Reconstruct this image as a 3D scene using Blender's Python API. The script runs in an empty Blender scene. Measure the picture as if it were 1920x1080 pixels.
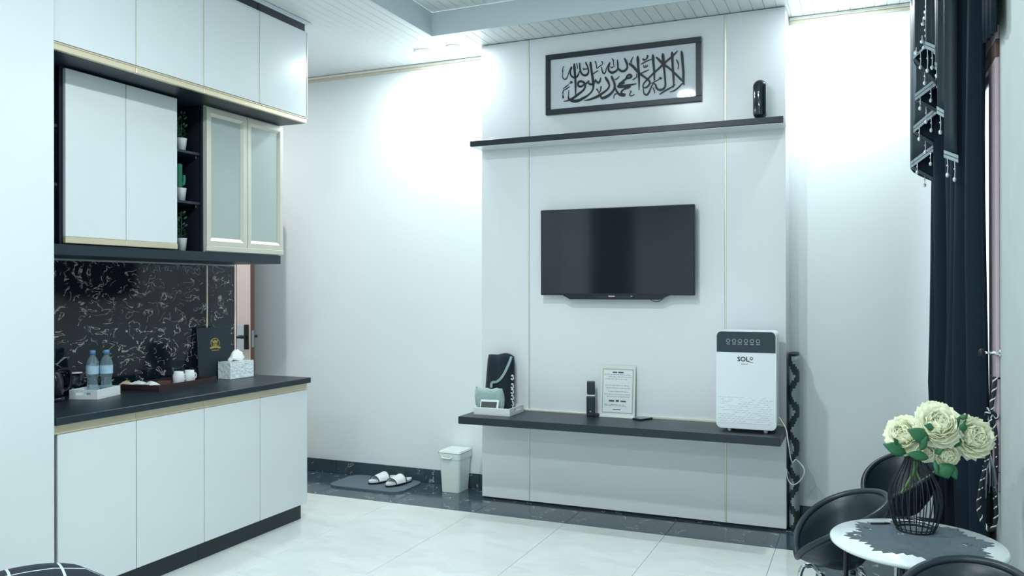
import bpy, bmesh, math, random
from mathutils import Vector, Matrix
random.seed(7)
PI = math.pi
sc = bpy.context.scene
COL = sc.collection

# ------------------------------------------------------------------ camera
F_PX, YAW, PITCH, ROLL, CAM_H = 1535.8, 0.4062, 0.00073, -0.00146, 1.42
_f = Vector((-math.sin(YAW)*math.cos(PITCH), math.cos(YAW)*math.cos(PITCH), math.sin(PITCH)))
_r0 = Vector((math.cos(YAW), math.sin(YAW), 0)); _u0 = _r0.cross(_f)
_r = _r0*math.cos(ROLL)+_u0*math.sin(ROLL); _u = -_r0*math.sin(ROLL)+_u0*math.cos(ROLL)
CAM = Vector((0, 0, CAM_H))
cd = bpy.data.cameras.new('camera'); cam = bpy.data.objects.new('camera', cd); COL.objects.link(cam)
cd.sensor_width = 36; cd.lens = F_PX/1920*36; cd.clip_start = .02
cam.matrix_world = Matrix(((_r.x, _u.x, -_f.x, 0), (_r.y, _u.y, -_f.y, 0), (_r.z, _u.z, -_f.z, CAM_H), (0, 0, 0, 1)))
sc.camera = cam
def on(px, py, ax, v):
    "point where the ray through a photo pixel meets the plane coordinate[ax] = v"
    d = _r*((px-960)/F_PX)-_u*((py-540)/F_PX)+_f
    return CAM+d*((v-CAM[ax])/d[ax])

# ------------------------------------------------------------------ world and exposure
w = bpy.data.worlds.new('sky'); sc.world = w; w.use_nodes = True
w.node_tree.nodes['Background'].inputs[0].default_value = (.86, .95, 1, 1)
w.node_tree.nodes['Background'].inputs[1].default_value = 3.0
vs = sc.view_settings
vs.view_transform = 'Standard'; vs.look = 'None'; vs.gamma = 1; vs.use_curve_mapping = False
vs.exposure = 0.27
LIGHT_TINT = (.875, .97, 1.0)

# ------------------------------------------------------------------ helpers
def lin(c): return tuple((v/255/12.92 if v/255 <= .04045 else ((v/255+.055)/1.055)**2.4) for v in c)
def mat(name, rgb, rough=.5, metal=0., var=.05, nscale=30., bump=0., spec=.5, coat=0., trans=0., sheen=0., ior=1.45):
    m = bpy.data.materials.new(name); m.use_nodes = True
    nt = m.node_tree; b = nt.nodes['Principled BSDF']
    col = lin(rgb)
    tc = nt.nodes.new('ShaderNodeTexCoord'); n = nt.nodes.new('ShaderNodeTexNoise')
    n.inputs['Scale'].default_value = nscale; n.inputs['Detail'].default_value = 4
    nt.links.new(tc.outputs['Object'], n.inputs['Vector'])
    r = nt.nodes.new('ShaderNodeMix'); r.data_type = 'RGBA'
    r.inputs[6].default_value = (*[c*(1-var) for c in col], 1); r.inputs[7].default_value = (*[min(1, c*(1+var)) for c in col], 1)
    nt.links.new(n.outputs['Fac'], r.inputs[0]); nt.links.new(r.outputs[2], b.inputs['Base Color'])
    b.inputs['Roughness'].default_value = rough; b.inputs['Metallic'].default_value = metal
    b.inputs['Specular IOR Level'].default_value = spec; b.inputs['Coat Weight'].default_value = coat
    b.inputs['Coat Roughness'].default_value = .05
    b.inputs['Transmission Weight'].default_value = trans; b.inputs['IOR'].default_value = ior
    b.inputs['Sheen Weight'].default_value = sheen
    if bump:
        bp = nt.nodes.new('ShaderNodeBump'); bp.inputs['Strength'].default_value = bump; bp.inputs['Distance'].default_value = .002
        nt.links.new(n.outputs['Fac'], bp.inputs['Height']); nt.links.new(bp.outputs[0], b.inputs['Normal'])
    return m
def marble(name, base, vein, rough, scale, width, mask=.5, base2=None, stretch=(1, 1, 1), spec=.5):
    m = mat(name, base, rough, var=.15, nscale=3, spec=spec)
    nt = m.node_tree; b = nt.nodes['Principled BSDF']; N = nt.nodes.new; L = nt.links.new
    basecol = b.inputs['Base Color'].links[0].from_socket
    tc = N('ShaderNodeTexCoord'); mp = N('ShaderNodeMapping'); mp.inputs['Scale'].default_value = stretch
    L(tc.outputs['Object'], mp.inputs[0])
    n1 = N('ShaderNodeTexNoise'); n1.inputs['Scale'].default_value = scale; n1.inputs['Detail'].default_value = 3; n1.inputs['Distortion'].default_value = 1.3
    L(mp.outputs[0], n1.inputs['Vector'])
    a = N('ShaderNodeMath'); a.operation = 'SUBTRACT'; a.inputs[1].default_value = .5; L(n1.outputs['Fac'], a.inputs[0])
    ab = N('ShaderNodeMath'); ab.operation = 'ABSOLUTE'; L(a.outputs[0], ab.inputs[0])
    mr = N('ShaderNodeMapRange'); mr.inputs['From Min'].default_value = 0; mr.inputs['From Max'].default_value = width
    mr.inputs['To Min'].default_value = 1; mr.inputs['To Max'].default_value = 0; L(ab.outputs[0], mr.inputs[0])
    n2 = N('ShaderNodeTexNoise'); n2.inputs['Scale'].default_value = scale*1.7; n2.inputs['Detail'].default_value = 2; L(mp.outputs[0], n2.inputs['Vector'])
    m2 = N('ShaderNodeMapRange'); m2.inputs['From Min'].default_value = mask; m2.inputs['From Max'].default_value = mask+.1; L(n2.outputs['Fac'], m2.inputs[0])
    mu = N('ShaderNodeMath'); mu.operation = 'MULTIPLY'; L(mr.outputs[0], mu.inputs[0]); L(m2.outputs[0], mu.inputs[1])
    mx = N('ShaderNodeMix'); mx.data_type = 'RGBA'; L(mu.outputs[0], mx.inputs[0]); L(basecol, mx.inputs[6]); mx.inputs[7].default_value = (*lin(vein), 1)
    L(mx.outputs[2], b.inputs['Base Color'])
    return m
def emit(name, rgb, s):
    m = bpy.data.materials.new(name); m.use_nodes = True; nt = m.node_tree; nt.nodes.clear()
    e = nt.nodes.new('ShaderNodeEmission'); e.inputs[0].default_value = (*rgb, 1); e.inputs[1].default_value = s
    o = nt.nodes.new('ShaderNodeOutputMaterial'); nt.links.new(e.outputs[0], o.inputs[0]); return m

def BM(): return bmesh.new()
def box(bm, x0, x1, y0, y1, z0, z1, bev=0., seg=2):
    t = bmesh.new(); bmesh.ops.create_cube(t, size=1)
    for v in t.verts: v.co = Vector(((x0+x1)/2+v.co.x*(x1-x0), (y0+y1)/2+v.co.y*(y1-y0), (z0+z1)/2+v.co.z*(z1-z0)))
    if bev: bmesh.ops.bevel(t, geom=t.edges[:], offset=bev, segments=seg, affect='EDGES', profile=.5)
    join(bm, t); return bm
def join(bm, t, M=None):
    mp = {}
    for v in t.verts: mp[v] = bm.verts.new(M @ v.co if M else v.co)
    for f in t.faces:
        try: nf = bm.faces.new([mp[v] for v in f.verts]); nf.smooth = f.smooth
        except ValueError: pass
    t.free()
def lathe(bm, prof, n=24, c=(0, 0, 0), close=False):
    rings = []
    for r, z in prof:
        if r < 1e-6: rings.append([bm.verts.new((c[0], c[1], c[2]+z))])
        else: rings.append([bm.verts.new((c[0]+r*math.cos(2*PI*i/n), c[1]+r*math.sin(2*PI*i/n), c[2]+z)) for i in range(n)])
    pr = list(zip(rings, rings[1:]))
    if close: pr.append((rings[-1], rings[0]))
    for a, b in pr:
        for i in range(n):
            j = (i+1) % n
            if len(a) == 1 and len(b) == 1: continue
            if len(a) == 1: f = bm.faces.new((a[0], b[j], b[i]))
            elif len(b) == 1: f = bm.faces.new((a[i], a[j], b[0]))
            else: f = bm.faces.new((a[i], a[j], b[j], b[i]))
            f.smooth = True
    return bm
def tube(bm, pts, r, n=8, closed=False):
    pts = [Vector(p) for p in pts]; rr = r if isinstance(r, (list, tuple)) else [r]*len(pts)
    rings = []; N = len(pts); up = None
    for i, p in enumerate(pts):
        a = pts[(i-1) % N] if (i or closed) else p; b = pts[(i+1) % N] if (i < N-1 or closed) else p
        t = (b-a).normalized() if (b-a).length > 1e-9 else Vector((0, 0, 1))
        if up is None: up = Vector((0, 0, 1)) if abs(t.z) < .9 else Vector((1, 0, 0))
        s = t.cross(up); s = s.normalized() if s.length > 1e-6 else t.orthogonal().normalized(); up = s.cross(t).normalized()
        rings.append([bm.verts.new(p+(s*math.cos(2*PI*k/n)+up*math.sin(2*PI*k/n))*rr[i]) for k in range(n)])
    for i in range(N if closed else N-1):
        a, b = rings[i], rings[(i+1) % N]
        for k in range(n):
            f = bm.faces.new((a[k], a[(k+1) % n], b[(k+1) % n], b[k])); f.smooth = True
    if not closed:
        bm.faces.new(rings[0][::-1]); bm.faces.new(rings[-1])
    return bm
def prism(bm, poly, fn, d0, d1):
    "polygon (u,v) extruded from depth d0 to d1; fn(u,v,d) gives the point"
    a = [bm.verts.new(fn(u, v, d0)) for u, v in poly]; b = [bm.verts.new(fn(u, v, d1)) for u, v in poly]
    n = len(poly)
    bm.faces.new(a[::-1]); bm.faces.new(b)
    for i in range(n): bm.faces.new((a[i], a[(i+1) % n], b[(i+1) % n], b[i]))
    return bm
def rrect(x0, x1, y0, y1, r, n=6, corners=(1, 1, 1, 1)):
    out = []
    for k, (cx, cy, a0) in enumerate(((x1-r, y1-r, 0), (x0+r, y1-r, PI/2), (x0+r, y0+r, PI), (x1-r, y0+r, 1.5*PI))):
        if corners[k]: out += [(cx+r*math.cos(a0+PI/2*i/n), cy+r*math.sin(a0+PI/2*i/n)) for i in range(n+1)]
        else: out.append(((x1, y1), (x0, y1), (x0, y0), (x1, y0))[k])
    return out
def smooth(pts, k=4):
    "Catmull-Rom through tuples of any length"
    out = []
    P = [pts[0]]+list(pts)+[pts[-1]]
    for i in range(1, len(P)-2):
        for s in range(k):
            t = s/k
            out.append(tuple(.5*((2*b)+(-a+c)*t+(2*a-5*b+4*c-d)*t*t+(-a+3*b-3*c+d)*t**3) for a, b, c, d in zip(P[i-1], P[i], P[i+1], P[i+2])))
    out.append(tuple(pts[-1])); return out
def rootloc(p):
    while p.parent: p = p.parent
    return p.location.copy()
def obj(name, bm, m, parent=None, world=False, shade=False):
    me = bpy.data.meshes.new(name)
    if world and parent is not None:
        l = rootloc(parent)
        for v in bm.verts: v.co -= l
    bmesh.ops.recalc_face_normals(bm, faces=bm.faces[:])
    if shade:
        for f in bm.faces: f.smooth = True
    bm.to_mesh(me); bm.free(); me.materials.append(m)
    o = bpy.data.objects.new(name, me); COL.objects.link(o)
    if parent is not None: o.parent = parent
    return o
def tag(o, label, cat, group=None):
    o['label'] = label; o['category'] = cat
    if group: o['group'] = group
    return o
def thing(name, label, cat, loc=(0, 0, 0), rz=0, group=None):
    o = bpy.data.objects.new(name, None); o.empty_display_size = .05; COL.objects.link(o)
    o.location = loc; o.rotation_euler = (0, 0, rz); return tag(o, label, cat, group)
def structure(o): o['kind'] = 'structure'; return o
def copy_tree(o, parent=None):
    c = o.copy(); COL.objects.link(c); c.parent = parent
    for ch in [x for x in bpy.data.objects if x.parent == o]: copy_tree(ch, c)
    return c
def instance(name, me, loc, parent, scale=(1, 1, 1)):
    o = bpy.data.objects.new(name, me); COL.objects.link(o); o.location = loc; o.scale = scale; o.parent = parent; return o
def text_mesh(s, size, depth, m, name, parent, M, world=True):
    cu = bpy.data.curves.new('t', 'FONT'); cu.body = s; cu.size = size; cu.extrude = depth; cu.align_x = 'LEFT'
    cu.resolution_u = 3; cu.offset = size*.025
    o = bpy.data.objects.new('t', cu); COL.objects.link(o)
    dg = bpy.context.evaluated_depsgraph_get(); me = bpy.data.meshes.new_from_object(o.evaluated_get(dg))
    bpy.data.objects.remove(o)
    bm = BM(); bm.from_mesh(me); bmesh.ops.transform(bm, matrix=M, verts=bm.verts[:])
    return obj(name, bm, m, parent, world)

# ------------------------------------------------------------------ materials
WALL = mat('wall_paint', (229, 236, 237), .55, var=.015, nscale=2, bump=.03)
PANELW = mat('panel_laminate', (228, 233, 236), .22, var=.01, nscale=2)
DOORW = mat('door_laminate', (214, 221, 224), .25, var=.01, nscale=2)
CEIL = mat('ceiling_pvc', (232, 236, 236), .3, var=.015, nscale=4)
CEILGAP = mat('ceiling_groove', (222, 228, 230), .6)
COFFER = mat('coffer_board', (214, 225, 231), .35, var=.02)
CORN = mat('cornice', (238, 236, 226), .5, var=.03)
CORN2 = mat('cornice_band', (214, 208, 188), .5, var=.06)
BLACK = mat('black_laminate', (31, 44, 53), .38, var=.08, nscale=60)
BLACKM = mat('black_matt', (26, 34, 41), .5, var=.08)
NICHE = mat('niche_black', (22, 30, 40), .45, var=.06)
GOLD = mat('champagne_gold', (224, 212, 186), .36, .55, var=.04, nscale=8)
GOLDF = mat('champagne_frame', (208, 206, 194), .42, .35, var=.03, nscale=8)
BRASS = mat('brass_strip', (222, 220, 204), .35, .4, var=.03)
STEEL = mat('chrome', (210, 216, 218), .12, 1., var=.03)
TILE = marble('porcelain_tile', (218, 225, 220), (210, 218, 214), .09, 1.6, .12, .45, stretch=(1, 3, 1))
GROUT = mat('grout', (150, 160, 158), .8)
MARB = marble('black_marble_tile', (60, 76, 86), (190, 204, 208), .13, 6.5, .014, .52)
MARBB = marble('backsplash_marble', (16, 27, 34), (186, 188, 180), .07, 8., .018, .44, stretch=(1, 1, 1.6))
PLASTIC = mat('white_plastic', (228, 234, 236), .35, var=.02)
TVBLK = mat('tv_screen', (20, 31, 38), .08, var=.04, spec=.6)
TVBEZ = mat('tv_bezel', (20, 28, 33), .35)
PRINT = mat('grey_print', (150, 158, 164), .7); PRINTD = mat('dark_print', (70, 78, 84), .7)
PAPER = mat('paper', (225, 230, 232), .6, var=.02)
INK = mat('calligraphy_black', (18, 30, 36), .45)
LEATHER = mat('black_leather', (32, 47, 55), .36, var=.12, nscale=120, bump=.15)
WIRE = mat('black_wire', (22, 30, 36), .4)
CURT = mat('curtain_cloth', (24, 38, 50), .9, var=.15, nscale=200, bump=.2, spec=.2)
SATIN = mat('satin_cloth', (28, 46, 57), .5, var=.15, nscale=90)
SILVER = mat('silver_trim', (150, 164, 170), .4, .4, var=.25, nscale=300, bump=.4)
CRYSTAL = mat('crystal_bead', (225, 235, 238), .08, .3, var=.1)
GREEN = mat('leaf_green', (46, 104, 70), .45, var=.25, nscale=40)
GREEND = mat('plant_green', (36, 74, 58), .55, var=.3, nscale=60)
STEM = mat('stem_green', (108, 148, 84), .5, var=.15)
PETAL = mat('petal_cream', (240, 243, 214), .6, var=.05, nscale=40)
PETALC = mat('petal_core', (228, 232, 174), .6, var=.1, nscale=40)
GREY = mat('grey_cloth', (150, 168, 168), .85, var=.15, nscale=90, bump=.4)
MATG = mat('rubber_mat', (92, 108, 118), .7, var=.1, nscale=120, bump=.3)
GLASS = mat('clear_glass', (240, 248, 250), .02, var=0, trans=1.)
WATER = mat('bottle_plastic', (205, 230, 240), .06, var=.02, trans=.82, ior=1.2)
BLUE = mat('bottle_cap_blue', (104, 150, 196), .4); LABEL = mat('bottle_label', (176, 208, 226), .4, var=.25, nscale=50)
FROST = mat('frosted_glass', (212, 226, 222), .2, var=.01, trans=.45)
WOOD = mat('dark_wood', (48, 36, 38), .45, var=.2, nscale=20)
BROWN = mat('brown_wood', (104, 72, 66), .5, var=.12, nscale=12)
PINK = mat('door_face', (236, 218, 212), .4, var=.02)
FRAMEP = mat('window_wood', (196, 178, 184), .45, var=.06)
EGOLD = mat('emblem_gold', (206, 184, 92), .35, .6)
MIRROR = mat('mirror_plate', (214, 220, 224), .12, .9)

# ------------------------------------------------------------------ dimensions
YB, YP = 5.27, 5.024                # back wall, feature panel face
XR = .52                            # window wall
ZC = 3.075                          # ceiling
XW = -3.75                          # wall behind the kitchen cabinets
YF = -2.6                           # wall behind the camera
PX0, PX1 = -2.383, -.42             # feature panel ends

# ------------------------------------------------------------------ lamps of the room and added fill lamps
def area(name, loc, size, power, rot=(0, 0, 0), tint=LIGHT_TINT, spread=PI):
    l = bpy.data.lights.new(name, 'AREA'); l.shape = 'DISK'; l.size = size; l.energy = power; l.color = tint; l.spread = spread
    o = bpy.data.objects.new(name, l); COL.objects.link(o); o.location = loc; o.rotation_euler = rot; return o
LENS = emit('lamp_lens', (.93, 1, 1), 14)
def downlight(x, y, z, power, r, label, size=None, tint=LIGHT_TINT):
    t = thing('ceiling_lamp', label, 'lamp', (x, y, z))
    bm = BM(); lathe(bm, [(r, 0), (r*1.25, 0), (r*1.28, -.004), (r*1.22, -.009), (r, -.006)], 28, close=True); obj('trim_ring', bm, PLASTIC, t)
    bm = BM(); lathe(bm, [(r, -.003), (r*.6, -.004), (0, -.004)], 28); obj('lens', bm, LENS, t)
    area('lamp_light', (x, y, z-.012), size or r*1.9, power, tint=tint)
downlight(-2.80, 4.97, ZC-.008, 10.5, .055, 'round recessed ceiling lamp glowing nearest the kitchen cabinets')
downlight(-2.56, 4.95, ZC-.008, 7, .042, 'smaller round ceiling lamp beside the corner of the raised ceiling')
downlight(-.08, 4.97, ZC-.008, 17, .055, 'round recessed ceiling lamp above the bright corner beside the curtain')
ZCF = 3.225
for (lx, ly, p, lab) in ((-1.5, 2.45, 36, 'round ceiling lamp in the raised ceiling nearest the television'), (-1.4, .65, 42, 'unseen fill lamp added in the raised ceiling farther from the television')):  # the one farther from the television is an unseen lamp added for fill
    downlight(lx, ly, ZCF-.008, p, .065, lab)
downlight(-1.2, -1.6, ZC-.008, 52, .085, 'unseen fill lamp added above the far end of the room behind the camera')  # unseen lamp added behind the camera to brighten the back wall
downlight(-4.75, 4.1, ZC-.008, 17, .06, 'round ceiling lamp in the side passage behind the kitchen wall', tint=(1, .96, .95))

# ------------------------------------------------------------------ shell
def slab(name, x0, x1, y0, y1, z0, z1, m, kind=True):
    o = obj(name, box(BM(), x0, x1, y0, y1, z0, z1), m)
    return structure(o)
floor = slab('floor', -5.4, .70, YF-.1, YB+.1, -.06, -.004, GROUT)
P = .61
def unitbox(name, sx, sy, sz, m, bev=.0012):
    b = BM(); box(b, -sx/2, sx/2, -sy/2, sy/2, -sz, 0, bev, 1)
    me = bpy.data.meshes.new(name); bmesh.ops.recalc_face_normals(b, faces=b.faces[:]); b.to_mesh(me); b.free(); me.materials.append(m); return me
G = .002
BX = -.222; BY = 4.678              # where the pale floor meets the black border
tile_me = unitbox('floor_tile', P-G, P-G, .006, TILE)
xs = [-.447-P*i for i in range(8)]
tile_half = unitbox('floor_tile', BX+.447-G, P-G, .006, TILE)
for j in range(12):
    y = BY-P*(j+.5)
    instance('floor_tile', tile_half, ((BX-.447)/2, y, 0), floor)
    for i in range(8):
        if i > 4 and not (y > 4.0 and i > 4): continue
        instance('floor_tile', tile_me, (xs[i]-P/2, y, 0), floor)
mb = unitbox('marble_tile', P-G, YB-BY-G, .006, MARB)
for i in range(8): instance('marble_tile', mb, (xs[i]-P/2, (YB+BY)/2, 0), floor)
mb2 = unitbox('marble_tile', BX+.447-G, YB-BY-G, .006, MARB)
instance('marble_tile', mb2, ((BX-.447)/2, (YB+BY)/2, 0), floor)
mb3 = unitbox('marble_tile', XR-BX-G, P-G, .006, MARB)
for j in range(-1, 12): instance('marble_tile', mb3, ((XR+BX)/2, BY-P*(j+.5), 0), floor)

slab('wall_back', -5.4, XR+.15, YB, YB+.12, 0, ZC+.2, WALL)
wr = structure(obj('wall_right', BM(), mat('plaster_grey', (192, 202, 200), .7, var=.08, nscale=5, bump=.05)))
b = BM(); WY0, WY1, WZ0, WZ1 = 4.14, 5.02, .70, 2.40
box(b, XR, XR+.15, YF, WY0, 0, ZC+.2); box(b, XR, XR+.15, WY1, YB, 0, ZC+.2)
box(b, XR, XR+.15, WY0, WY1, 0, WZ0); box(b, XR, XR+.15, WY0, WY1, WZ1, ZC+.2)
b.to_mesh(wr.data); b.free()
slab('wall_left', XW-.12, XW, 1.2, 4.155, 0, ZC+.2, WALL)
slab('wall_front', -5.4, XR+.15, YF-.12, YF, 0, ZC+.2, WALL)
slab('wall_side', -3.26, -3.14, YF, 1.2, 0, ZC+.2, WALL)
slab('wall_passage', -5.4, -5.3, 1.2, YB, 0, ZC+.2, WALL)
slab('wall_passage_end', -5.3, XW-.12, 1.2, 1.3, 0, ZC+.2, WALL)

# ceiling: lower ring, raised middle, both of narrow planks
CX0, CX1, CY0, CY1 = -2.585, -.25, .2, 4.695
ceil = structure(obj('ceiling', BM(), CEILGAP))
b = BM()
box(b, -5.4, CX0, YF, YB, ZC, ZC+.05); box(b, CX1, XR+.1, YF, YB, ZC, ZC+.05)
box(b, CX0, CX1, CY1, YB, ZC, ZC+.05); box(b, CX0, CX1, YF, CY0, ZC, ZC+.05)
box(b, CX0-.1, CX1+.1, CY0-.1, CY1+.1, ZCF, ZCF+.05)
b.to_mesh(ceil.data); b.free()
PW = .066
def plank_mesh(l):
    b = BM(); box(b, -PW/2+.0013, PW/2-.0013, -l/2, l/2, .003, .008, .001, 1)
    me = bpy.data.meshes.new('plank'); bmesh.ops.recalc_face_normals(b, faces=b.faces[:]); b.to_mesh(me); b.free(); me.materials.append(CEIL); return me
pl_long, pl_short, pl_in = plank_mesh(YB-1.0), plank_mesh(YB-CY1), plank_mesh(CY1-CY0)
n = 0
x = XR-PW/2
while x > -5.3:
    if CX0-.01 < x < CX1+.01: instance('plank', pl_short, (x, (YB+CY1)/2, ZC-.008), ceil); instance('plank', pl_in, (x, (CY0+CY1)/2, ZCF-.008), ceil)
    else: instance('plank', pl_long, (x, (YB+1.0)/2, ZC-.008), ceil)
    x -= PW
b = BM()
box(b, CX0-.012, CX0+.003, CY0, CY1, ZC-.012, ZCF-.008); box(b, CX1-.003, CX1+.012, CY0, CY1, ZC-.012, ZCF-.008)
box(b, CX0-.012, CX1+.012, CY1-.003, CY1+.012, ZC-.012, ZCF-.008); box(b, CX0-.012, CX1+.012, CY0-.012, CY0+.003, ZC-.012, ZCF-.008)
structure(obj('trim_1', b, COFFER))
def cornice(name, x0, x1):
    t = bpy.data.objects.new(name, None); COL.objects.link(t); structure(t); t.location = (x0, YB, ZC-.04)
    b = BM(); box(b, x0, x1, YB-.022, YB-.001, ZC-.024, ZC-.008, .003); obj('moulding', b, CORN, t, True)
    b = BM(); box(b, x0, x1, YB-.010, YB-.001, ZC-.044, ZC-.025, .002); obj('lower_band', b, CORN2, t, True)
cornice('trim_2', -5.3, PX0-.002); cornice('trim_3', PX1+.002, XR-.002)

# baseboards of black marble pieces
def baseboard(name, x0, x1, y):
    t = bpy.data.objects.new(name, None); COL.objects.link(t); structure(t); t.location = (x0, y, 0)
    x = x0; edges = [x0]+[e for e in [xs[i]-.24 for i in range(7, -1, -1)] if x0 < e < x1]+[x1]
    for a, c in zip(edges, edges[1:]):
        b = BM(); box(b, a+.001, c-.001, y-.011, y-.001, .001, .1, .001, 1); obj('baseboard_tile', b, MARB, t, True)
baseboard('baseboard_back', -5.29, PX0-.002, YB); baseboard('baseboard_back_right', PX1+.002, XR-.014, YB)
b = BM(); box(b, XR-.011, XR-.001, 1.0, YB-.012, .001, .1, .001, 1)
structure(obj('baseboard_right', b, MARB))

# ------------------------------------------------------------------ feature panel behind the television
fp = bpy.data.objects.new('wall_feature', None); COL.objects.link(fp); structure(fp); fp.location = ((PX0+PX1)/2, YB, 0)
S1, S2 = -2.039, -.766
b = BM(); box(b, PX0+.004, PX1-.004, YP+.012, YB-.001, .001, ZC-.01); obj('core', b, BLACKM, fp, True)
def shape(a, c, side=0):
    b = BM(); box(b, a, c, YP, YP+.011, .014, ZC-.010, .0012, 1); return b
for a, c in ((PX0, S1-.005), (S1+.005, S2-.005), (S2+.005, PX1)): obj('panel', shape(a, c), PANELW, fp, True)
for a, c in ((PX0, PX0+.003), (PX1-.003, PX1)):
    b = BM(); box(b, a, c, YP+.0115, YB-.001, .014, ZC-.01); obj('side_panel', b, PANELW, fp, True)
for s in (S1, S2):
    b = BM(); box(b, s-.0045, s+.0045, YP-.001, YP+.009, .014, ZC-.011, .001, 1); obj('brass_strip', b, BRASS, fp, True)

# wall shelves
ZL = .612
t = tag(obj('wall_shelf', box(BM(), -2.362, -.416, 4.625, YP-.0015, ZL-.046, ZL, .002, 1), BLACK), 'long black wall shelf carrying the air purifier, low on the white panel', 'shelf')
b = BM(); box(b, -2.30, -.45, YP-.011, YP-.002, ZL, ZL+.011, .001, 1); o = obj('back_trim', b, BRASS); o.parent = t
ZH = 2.392
t = tag(obj('wall_shelf', box(BM(), -2.385, -.418, 4.845, YP-.0015, ZH-.036, ZH, .002, 1), BLACK), 'thin black wall shelf below the framed calligraphy', 'shelf')
o = obj('underside_panel', box(BM(), -2.383, -.42, 4.852, YP-.002, ZH-.040, ZH-.0365, .001, 1), PANELW); o.parent = t

# ------------------------------------------------------------------ television
TX0, TX1, TZ0, TZ1 = -1.925, -.935, 1.377, 1.926
TY = 4.945
t = thing('television', 'flat black television mounted on the white panel between the two shelves', 'television', ((TX0+TX1)/2, YP, TZ0))
b = BM(); box(b, TX0, TX1, TY, TY+.035, TZ0, TZ1, .004, 2); box(b, TX0+.2, TX1-.2, TY+.03, TY+.06, TZ0+.05, TZ1-.15, .01); obj('housing', b, TVBEZ, t, True)
b = BM(); box(b, TX0+.006, TX1-.006, TY-.0012, TY+.001, TZ0+.012, TZ1-.006); obj('screen', b, TVBLK, t, True)
b = BM(); prism(b, [(TX0+.145, TZ0+.002), (TX0+.20, TZ0-.026), (TX1-.215, TZ0-.026), (TX1-.15, TZ0+.002)], lambda u, v, d: (u, d, v), TY+.002, TY+.03); obj('speaker_bar', b, TVBEZ, t, True)
b = BM(); box(b, -1.47, -1.43, TY-.0003, TY+.003, TZ0-.010, TZ0-.002); obj('logo', b, mat('logo_print', (214, 176, 188), .5), t, True)
b = BM(); prism(b, [(-1.56, TZ0-.002), (-1.545, TZ0-.02), (-1.33, TZ0-.02), (-1.315, TZ0-.002)], lambda u, v, d: (u, d, v), TY, TY+.003); obj('logo_plate', b, BLACK, t, True)
b = BM(); box(b, -1.328, -1.318, TY-.001, TY+.002, TZ0-.009, TZ0-.002); obj('power_light', b, SILVER, t, True)
b = BM(); box(b, -1.6, -1.26, TY+.058, YP-.002, 1.5, 1.8, .004); obj('wall_bracket', b, BLACKM, t, True)
b = BM(); tube(b, smooth([(-1.22, TY+.03, TZ0-.02), (-1.19, TY+.03, TZ0-.036), (-1.16, TY+.03, TZ0-.036), (-1.13, TY+.03, TZ0-.018)], 4), .0025, 6); obj('cable', b, WIRE, t, True)

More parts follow.
